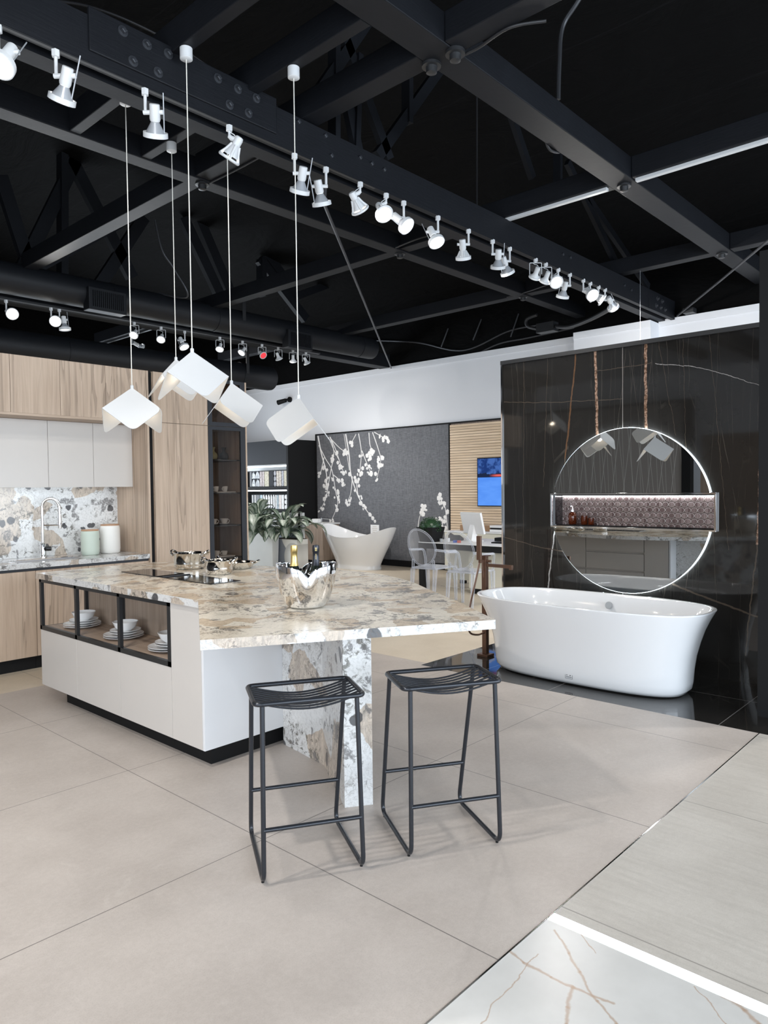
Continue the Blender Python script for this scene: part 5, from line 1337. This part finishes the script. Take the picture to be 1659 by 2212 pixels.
# desk
t = thing('desk', (8.7, 6.1, 0), 'black-edged desk with white top and cream cabinets at the back', 'desk')
MB().box(8.15, 9.25, 4.7, 6.81, .625, .705).build('desk_frame', 'black_matte', t, bevel=.002)
MB().box(8.152, 9.248, 4.702, 6.808, .7055, .715).build('desk_top', 'matte_white', t)
MB().box(8.16, 8.24, 6.73, 6.81, .0005, .6245).build('leg', 'black_matte', t); MB().box(9.16, 9.24, 6.73, 6.81, .0005, .6245).build('leg', 'black_matte', t)
MB().box(8.33, 9.2, 5.40, 6.03, .08, .6).build('drawer_cabinet', 'cream_cabinet', t)
MB().box(8.325, 8.3298, 5.41, 6.02, .09, .59).build('drawer_front', 'cream_cabinet', t)
MB().box(8.38, 9.18, 5.42, 6.0, 0, .08).build('plinth', 'black_matte', t)
MB().box(8.75, 8.80, 6.06, 6.72, .12, .62).build('modesty_panel', 'cream_cabinet', t)
MB().box(8.55, 8.57, 6.06, 6.72, .015, .03).build('floor_rail', 'chrome', t)
dz = .7152
# topiary
t = thing('topiary_ball', (8.29, 6.685, dz), 'clipped green ball plant in a black tapered pot on the desk end', 'potted plant')
c = Vector((8.29, 6.685, 0)); 
def sq(h, z): return [(c.x-h, c.y-h, z), (c.x+h, c.y-h, z), (c.x+h, c.y+h, z), (c.x-h, c.y+h, z)]
m = MB(); m.loft([sq(.112, dz+.0003), sq(.150, dz+.215), sq(.140, dz+.215), sq(.135, dz+.18)], True, True, True)
m.build('pot', 'black_matte', t)
bc = Vector((c.x, c.y, dz+.205)); 
m = MB(); rb = random.Random(3)
uvl = m.bm.loops.layers.uv.new('UVMap')
m.sphere(bc, .138, 20, 12)
for k in range(1500):
    v = Vector((rb.gauss(0, 1), rb.gauss(0, 1), rb.gauss(0, 1))).normalized()
    if v.z < -.3: continue
    p = bc+v*rb.uniform(.138, .158); d = (v+Vector((rb.uniform(-1, 1), rb.uniform(-1, 1), rb.uniform(-1, 1)))*.8).normalized(); s_ = d.orthogonal().normalized()
    L, w = rb.uniform(.016, .024), .007
    vs = [m.bm.verts.new(q) for q in (p, p+d*L*.5+s_*w, p+d*L, p+d*L*.5-s_*w)]; m.bm.faces.new(vs)
m.build('foliage', 'box_leaf', t)
# monitor
t = thing('desktop_computer', (8.75, 6.15, dz), 'white all-in-one computer seen from the back on the desk', 'computer')
mx = Matrix.Translation((8.72, 6.22, dz)) @ Matrix.Rotation(-.35, 4, 'Z')
m = MB(); m.box(-.1, .1, -.11, .11, .0005, .012, mx); m.build('foot', 'matte_white', t)
mx2 = mx @ Matrix.Translation((0, 0, .19)) @ Matrix.Rotation(-.22, 4, 'Y')
m = MB(); m.loft([[mx @ Vector(p) for p in ((-.09, -.07, .012), (.03, -.07, .012), (.03, .07, .012), (-.09, .07, .012))], [mx @ Vector(p) for p in ((-.03, -.05, .25), (-.01, -.05, .25), (-.01, .05, .25), (-.03, .05, .25))]], True, True, True); m.build('stand', 'matte_white', t)
m = MB(); m.box(-.02, .015, -.26, .26, -.08, .24, mx2); m.build('display', 'matte_white', t, bevel=.006)
m = MB(); m.box(.0155, .017, -.24, .24, -.05, .225, mx2); m.build('display_glass', 'black_gloss', t)
# small desk things
t = thing('desk_phone', (8.5, 6.42, dz), 'dark desk phone propped on its stand left of the computer', 'phone')
mx = Matrix.Translation((8.66, 6.50, dz)) @ Matrix.Rotation(.3, 4, 'Z')
m = MB(); m.loft([[mx @ Vector(p) for p in ((-.09, -.09, .0005), (.09, -.09, .0005), (.09, .09, .0005), (-.09, .09, .0005))], [mx @ Vector(p) for p in ((-.09, -.09, .09), (.09, -.09, .03), (.09, .09, .03), (-.09, .09, .09))]], True, True, True); m.build('base', 'graphite_metal', t)
m = MB(); m.tube([mx @ Vector(p) for p in ((-.085, .06, .105), (-.02, .06, .093), (.07, .06, .06))], [.02, .016, .02], 10); m.build('handset', 'black_gloss', t, smooth=True)
def deskbox(x, y, sx, sy, sz, mt, nm, lab, cat):
    o = MB().box(x-sx/2, x+sx/2, y-sy/2, y+sy/2, dz+.0003, dz+sz).build(nm, mt, bevel=.002); tag(o, lab, cat)
deskbox(8.35, 6.42, .05, .05, .06, 'matte_white', 'clock_cube', 'small white cube with dark faces on the desk edge', 'desk item')
deskbox(8.33, 6.27, .05, .04, .035, 'blue_plastic', 'eraser_box', 'small blue box on the desk beside a red one', 'desk item')
deskbox(8.33, 6.20, .05, .035, .035, 'red_plastic', 'tape_box', 'small red box on the desk beside a blue one', 'desk item')
deskbox(8.95, 5.75, .16, .42, .05, 'black_matte', 'card_terminal', 'flat black device behind the computer on the desk', 'device')
deskbox(8.55, 5.55, .15, .40, .02, 'black_matte', 'keyboard', 'black keyboard on the desk right of the computer', 'keyboard')
deskbox(8.35, 5.75, .25, .40, .003, 'matte_white', 'paper_sheet', 'white paper sheets near the front edge of the desk', 'paper')
deskbox(8.30, 6.50, .03, .03, .05, 'grey_plastic', 'pen_cup', 'small grey cup on the desk right of the topiary pot', 'cup')
rod('cable', wire([(8.80, 6.70, dz+.006), (8.62, 6.74, dz+.03), (8.49, 6.66, dz+.006)]), .005, 'cable_black', 'thin black cable looping on the left part of the desk', 'cable')

# ghost chairs
def ghost(x, y, rz, lab):
    t = thing('ghost_chair', (x, y, 0), lab, 'chair', 'clear acrylic chairs', rz)
    # +x is the way the sitter looks
    m = MB(); zs = .46
    m.loft([[(0, -.19, zs-.02), (.46, -.245, zs-.02), (.46, .245, zs-.02), (0, .19, zs-.02)], [(0, -.19, zs), (.46, -.245, zs), (.46, .245, zs), (0, .19, zs)]], True, True, True)
    m.build('seat', 'clear_plastic', t, local=True, bevel=.006)
    for (px, py) in ((.02, -.175), (.02, .175), (.44, -.222), (.44, .222)):
        sx = -.05 if px < .1 else .015
        m = MB(); m.loft([[(px-.013+sx, py-.013, .0005), (px+.013+sx, py-.013, .0005), (px+.013+sx, py+.013, .0005), (px-.013+sx, py+.013, .0005)], [(px-.024, py-.024, zs-.0205), (px+.024, py-.024, zs-.0205), (px+.024, py+.024, zs-.0205), (px-.024, py+.024, zs-.0205)]], True, True, True)
        m.build('leg', 'clear_plastic', t, local=True)
    def bk(u, v): return Vector((-.01-.13*(v+.235)/.47-.02*(u/.2)**2*0+.05*(u/.2)**2, u, .73+v))
    ring = [bk(.205*math.cos(a), .24*math.sin(a)) for a in [2*PI*k/40 for k in range(40)]]
    MB().tube(ring, .013, 8, closed=True).build('back_ring', 'clear_plastic', t, smooth=True, local=True)
    m = MB(); m.loft([[bk(.195*q*math.cos(a), .23*q*math.sin(a)) for a in [2*PI*k/40 for k in range(40)]] for q in (.02, .35, .7, 1)], True, True)
    m.build('back_panel', 'clear_plastic', t, smooth=True, local=True)
    for s_ in (-1, 1):
        MB().tube([(.01, .165*s_, zs), bk(.155*s_, -.165)], .019, 8).build('back_post', 'clear_plastic', t, smooth=True, local=True)
        MB().tube(wire([bk(.203*s_, -.03), (.12, .262*s_, .68), (.30, .27*s_, .67), (.40, .262*s_, .655), (.42, .245*s_, .56), (.42, .235*s_, zs)], 5), .015, 8).build('arm', 'clear_plastic', t, smooth=True, local=True)
ghost(7.22, 5.36, .12, 'clear acrylic oval-backed chair at right, nearer the camera')
ghost(7.30, 6.02, .10, 'clear acrylic oval-backed chair at left, under the topiary')

# slipper bathtub
SX, SY = 9.75, 9.62
t = thing('slipper_bathtub', (SX, SY, 0), 'white double-ended slipper bathtub in front of the blossom wallpaper', 'bathtub')
prof = [(.50, .30, .0005), (.505, .305, .03), (.49, .295, .06), (.50, .30, .10), (.56, .33, .20), (.66, .37, .34), (.78, .40, .48), (.86, .415, .58), (.875, .42, .60), (.865, .41, .603), (.84, .395, .585), (.72, .34, .40), (.55, .27, .22), (.3, .15, .17)]
rings = []
for a, b, z in prof:
    rg = superring(SX, SY, a, b, z, 80, 2.15)
    f = min(1, max(0, (z-.1)/.5))
    rings.append([(x+0*y, y, zz+f*(.20*abs((y-SY)/.875)**2.2*(1.15 if y > SY else 1.0))) for x, y, zz in rg])
m = MB(); m.loft(rings, True, True, True); m.build('tub_shell', 'acrylic_tub', t, smooth=True, angle=70)
P = at_x(810, 1160, SX+.36)
t = thing('sign_card', (P.x, P.y, .6), 'small white printed card standing on the slipper bathtub rim', 'sign')
m = MB(); m.box(P.x-.004, P.x+.004, P.y-.11, P.y+.11, .60, .81); m.build('card', 'matte_white', t)
m = MB()
for k, w in enumerate((.05, .07, .055, .06)): m.box(P.x-.0048, P.x-.0041, P.y-w, P.y+w, .77-k*.035, .775-k*.035)
m.build('printed_lines', 'ink_gold', t)

# vanity
t = thing('vanity_unit', (10.1, (at_x(655,1142,9.9).y+at_x(697,1138,9.9).y)/2, 0), 'small wood-fronted vanity unit with white top left of the slipper tub', 'vanity')
v0, v1 = at_x(655, 1142, 9.9), at_x(697, 1138, 9.9)
MB().box(9.9, 10.36, v1.y, v0.y, .06, .79).build('body', 'oak_grey', t); MB().box(9.92, 10.34, v1.y+.02, v0.y-.02, .0, .06).build('plinth', 'black_matte', t)
MB().box(9.89, 10.37, v1.y-.02, v0.y+.01, .791, .815).build('top', 'matte_white', t)
yy = (v0.y+v1.y)/2
m = MB(); m.tube([(10.1, yy-.05, .815), (10.1, yy-.05, .92)], .018, 12); m.tube([(10.1, yy-.05, .91), (10.1, yy-.28, .90)], .012, 10); m.build('tap', 'chrome', t, smooth=True)
MB().box(9.95, 10.07, yy-.08, yy+.10, .8155, .90).build('basin_block', 'matte_white', t, bevel=.02)

# wall camera
P = at_x(620, 866, 10.485)
t = thing('wall_camera', (10.48, P.y, P.z), 'small black bullet camera high on the white back wall', 'camera')
MB().tube([(10.499, P.y-.1, P.z+.02), (10.46, P.y-.1, P.z+.02)], .06, 16).build('mount', 'black_matte', t, smooth=True)
MB().tube([(10.46, P.y-.1, P.z+.02), (10.38, P.y-.02, P.z+.01)], .025, 10).build('bracket_arm', 'black_matte', t, smooth=True)
MB().tube([(10.40, P.y-.06, P.z), (10.33, P.y+.13, P.z-.04)], [.045, .055], 16).build('camera_body', 'black_matte', t, smooth=True)

# sample shelving
SX0, SYE = 9.69, 11.57
t = thing('sample_shelving', (10.0, 12.8, 0), 'tall dark shelving unit full of tile sample boards', 'shelving')
MB().box(SX0, 10.499, SYE, SYE+.055, 0, 2.545).build('side_panel', 'black_matte', t)
MB().box(10.47, 10.499, SYE+.055, 14.2, 0, 2.545).build('back_panel', 'black_matte', t)
MB().box(SX0, 10.469, SYE+.056, 14.2, 2.055, 2.545).build('top_unit', 'charcoal_panel', t)
MB().box(SX0+.002, SX0+.012, SYE+.056, 14.2, 2.0555, 2.060).build('top_edge', 'white_paint', t)
for z in (1.525, 1.045, .5):
    MB().box(SX0, 10.469, SYE+.056, 14.2, z, z+.045).build('shelf', 'black_matte', t)
for z in (2.0, 1.475):
    MB().box(SX0+.30, SX0+.335, SYE+.06, 14.1, z, z+.03).build('shelf_light', 'led_soft', t)
MB().box(SX0+.30, 10.469, SYE+.056, 14.19, 1.93, 2.0545).build('light_back', 'white_paint', t)
def board(y0, y1, z, h, mt, lab, grp, shape=None):
    x0 = SX0+.045
    t = thing('sample_board', (x0+.1, (y0+y1)/2, z), lab, 'tile sample', grp)
    MB().box(x0+.008, x0+.20, y0, y1, z+.0004, z+h).build('board', 'charcoal_panel', t)
    w = y1-y0
    if shape == 'hex':
        m = MB()
        nz = 3
        for k in range(nz):
            zc = z+h*(k+.5)/nz; hh = h/nz*.5
            m.prism_x([((y0+y1)/2+w*.48*math.sin(a), zc+hh*math.cos(a)) for a in [PI/3*q for q in range(6)]], x0, x0+.0078)
        m.build('tile_face', mt, t)
    elif shape == 'point':
        m = MB(); m.prism_x([(y0+.01, z+.05), (y1-.01, z+.02), (y1-.01, z+h-.02), ((y0+y1)/2, z+h), (y0+.01, z+h-.06)], x0, x0+.0078); m.build('tile_face', mt, t)
    elif shape == 'fan':
        m = MB()
        for k in range(2):
            zc = z+h*(k*.5+.04); r_ = min(w*.5, h*.25)
            m.prism_x([((y0+y1)/2+w*.5*math.cos(a), zc+h*.44*math.sin(a)) for a in [PI*q/10 for q in range(11)]], x0, x0+.0078)
        m.build('tile_face', mt, t)
    else:
        MB().box(x0, x0+.0078, y0+.004, y1-.004, z+.01, z+h-.01).build('tile_face', mt, t)
Z1, Z2 = 1.5704, 1.0904
top = [('mos_gold', .13, None, 'gold-beige pebble'), ('mos_grey', .075, None, 'grey mosaic'), ('mos_beige', .075, None, 'beige pebble'), ('mos_beige', .08, None, 'light beige mosaic'), ('mos_grey', .085, 'hex', 'violet grey oblong'), ('charcoal_panel', .15, None, 'black textured'), ('mos_gold', .15, None, 'olive gold mosaic'), ('mos_rose', .07, None, 'rose mosaic'), ('mos_rose', .08, None, 'rose grey mosaic'), ('fan_white', .14, 'fan', 'white fan-shaped'), ('fan_white', .12, 'fan', 'silver and black fan-shaped'), ('black_gloss', .08, None, 'plain black')]
y = SYE+.066
for i, (mt, w, sh, nm) in enumerate(top):
    board(y, y+w, Z1, .34, mt, f'{nm} sample board on the upper lit shelf, {ORD[i]} from the right', 'upper sample boards', sh); y += w+.006
low = [('mos_white', .13, 'hex', 'white hexagon'), ('mos_white', .09, None, 'white marble'), ('mos_pink', .075, None, 'pink stone'), ('mos_teal', .06, None, 'pale green stone'), ('mos_white', .05, None, 'pale striped'), ('mos_white', .075, 'point', 'white pointed'), ('mos_white', .075, 'point', 'white notched'), ('mos_white', .08, 'point', 'white angled'), ('mos_white', .08, 'point', 'white cut-corner'), ('mos_white', .08, 'point', 'white slanted'), ('mos_teal', .10, None, 'teal glass'), ('black_gloss', .13, None, 'black'), ('mos_white', .04, None, 'narrow white'), ('black_gloss', .05, None, 'narrow black'), ('mos_white', .035, None, 'thin white')]
y = SYE+.066
for i, (mt, w, sh, nm) in enumerate(low):
    board(y, y+w, Z2, .315, mt, f'{nm} sample board on the lower lit shelf, {ORD[i]} from the right', 'lower sample boards', sh); y += w+.006

# wave-art display board and planter in front of it
p0, p1 = at_x(575, 1100, 9.0), at_x(652, 1100, 9.0)
t = thing('display_board', (9.0, (p0.y+p1.y)/2, 0), 'display board with grey wave artwork, white top and black edge', 'display board')
X = 9.0
def Yp(px): return at_x(px, 1170, X).y
def Zp(py, px=620): return at_x(px, py, X).z
MB().box(X, X+.05, Yp(645), Yp(520), .02, Zp(1140)).build('artwork', 'wave_art', t)
MB().box(X+.012, X+.05, Yp(645), Yp(520), Zp(1140)+.001, Zp(1108)).build('upper_panel', 'matte_white', t)
MB().box(X-.004, X+.05, Yp(650), Yp(645)-.0005, .02, Zp(1108)).build('edge_strip', 'black_matte', t)
MB().box(X-.008, X+.055, Yp(654), Yp(650)-.0005, .0, Zp(1107)).build('edge_strip', 'matte_white', t)
X2 = 8.35
q0, q1 = at_x(533, 1155, X2).y+.15, at_x(588, 1155, X2).y
zt = at_x(560, 1152, X2).z
t = thing('planter', (X2+.08, (q0+q1)/2, 0), 'tall pale grey planter holding striped leafy plants', 'planter')
m = MB(); 
def rc(h, z): return [(X2+h, q1+h, z), (X2+.16-h, q1+h, z), (X2+.16-h, q0-h, z), (X2+h, q0-h, z)]
m.loft([rc(.02, .0005), rc(0, zt), rc(.015, zt), rc(.02, zt-.05)], True, True, True); m.build('planter_box', 'grey_planter', t, bevel=.006)
def leafy(px, py, n, L0, seed, lab, zbase):
    c = at_x(px, py, X2+.08); c.z = zbase
    t = thing('leafy_plant', c, lab, 'plant', 'striped leafy plants')
    m = MB(); uvl = m.bm.loops.layers.uv.new('UVMap'); st = MB(); rb = random.Random(seed)
    for k in range(n):
        az = rb.uniform(0, 2*PI); el = rb.uniform(.15, 1.35); L = L0*rb.uniform(.7, 1.1); W = L*rb.uniform(.17, .235)
        d = Vector((math.cos(az)*math.cos(el), math.sin(az)*math.cos(el), math.sin(el)))
        stem = rb.uniform(.08, .27)*L0/.34; base = c+Vector((rb.uniform(-.03, .03), rb.uniform(-.11, .11), .001))
        tip = base+d*stem+Vector((0, 0, .06))
        st.tube([base, base+(tip-base)*.5+Vector((0, 0, .03)), tip], .004, 5)
        side = d.cross(Vector((0, 0, 1))).normalized(); rows = []
        NS = 9; p = tip.copy(); dd = Vector((d.x, d.y, d.z*.7)).normalized(); droop = rb.uniform(.22, .46)
        for i in range(NS+1):
            v = i/NS; w = W*math.sin(PI*min(1, v*.94+.03))**.8*(1 if v < .98 else .3)
            nn = side.cross(dd).normalized(); fold = .28*w
            rows.append([(p-side*w+nn*fold, 0, v), (p-side*w*.5+nn*fold*.35, .25, v), (p, .5, v), (p+side*w*.5+nn*fold*.35, .75, v), (p+side*w+nn*fold, 1, v)])
            p = p+dd*(L/NS); dd = (dd+Vector((0, 0, -droop*(.4+v)))).normalized()
        R_ = [[m.bm.verts.new(q[0]) for q in r] for r in rows]
        for i in range(NS):
            for j in range(4):
                f = m.bm.faces.new((R_[i][j], R_[i][j+1], R_[i+1][j+1], R_[i+1][j]))
                for lp, (a, b) in zip(f.loops, ((i, j), (i, j+1), (i+1, j+1), (i+1, j))): lp[uvl].uv = (rows[a][b][1], rows[a][b][2])
    m.build('foliage', 'leaf', t, smooth=True); st.build('stems', 'box_leaf', t, smooth=True)
MB().prism([(X2+.025, q1+.025), (X2+.135, q1+.025), (X2+.135, q0-.025), (X2+.025, q0-.025)], zt-.049, zt-.03).build('soil_bed', 'soil', t)
leafy(556, 1150, 54, .50, 11, 'striped leafy plant at left in the grey planter beside the display cabinet', zt-.03)
t2 = thing('planter', (X2+.42, 10.05, 0), 'second planter with grey wave pattern below the right leafy plant', 'planter')
Xb = X2+.18; r0, r1 = at_x(592, 1160, Xb).y, at_x(640, 1160, Xb).y
m = MB(); m.box(Xb, Xb+.28, r1, r0, .0005, zt-.10); m.build('planter_box', 'wave_art', t2, bevel=.006)
MB().box(Xb+.02, Xb+.26, r1+.02, r0-.02, zt-.0999, zt-.09).build('soil_bed', 'soil', t2)
X2 = Xb+.06
leafy(618, 1150, 48, .47, 23, 'striped leafy plant at right, drooping over the wave artwork', zt-.09)

for o in bpy.data.objects:
    if o.type == 'MESH' and len(o.data.materials) == 0: o.data.materials.append(MT['matte_white'])
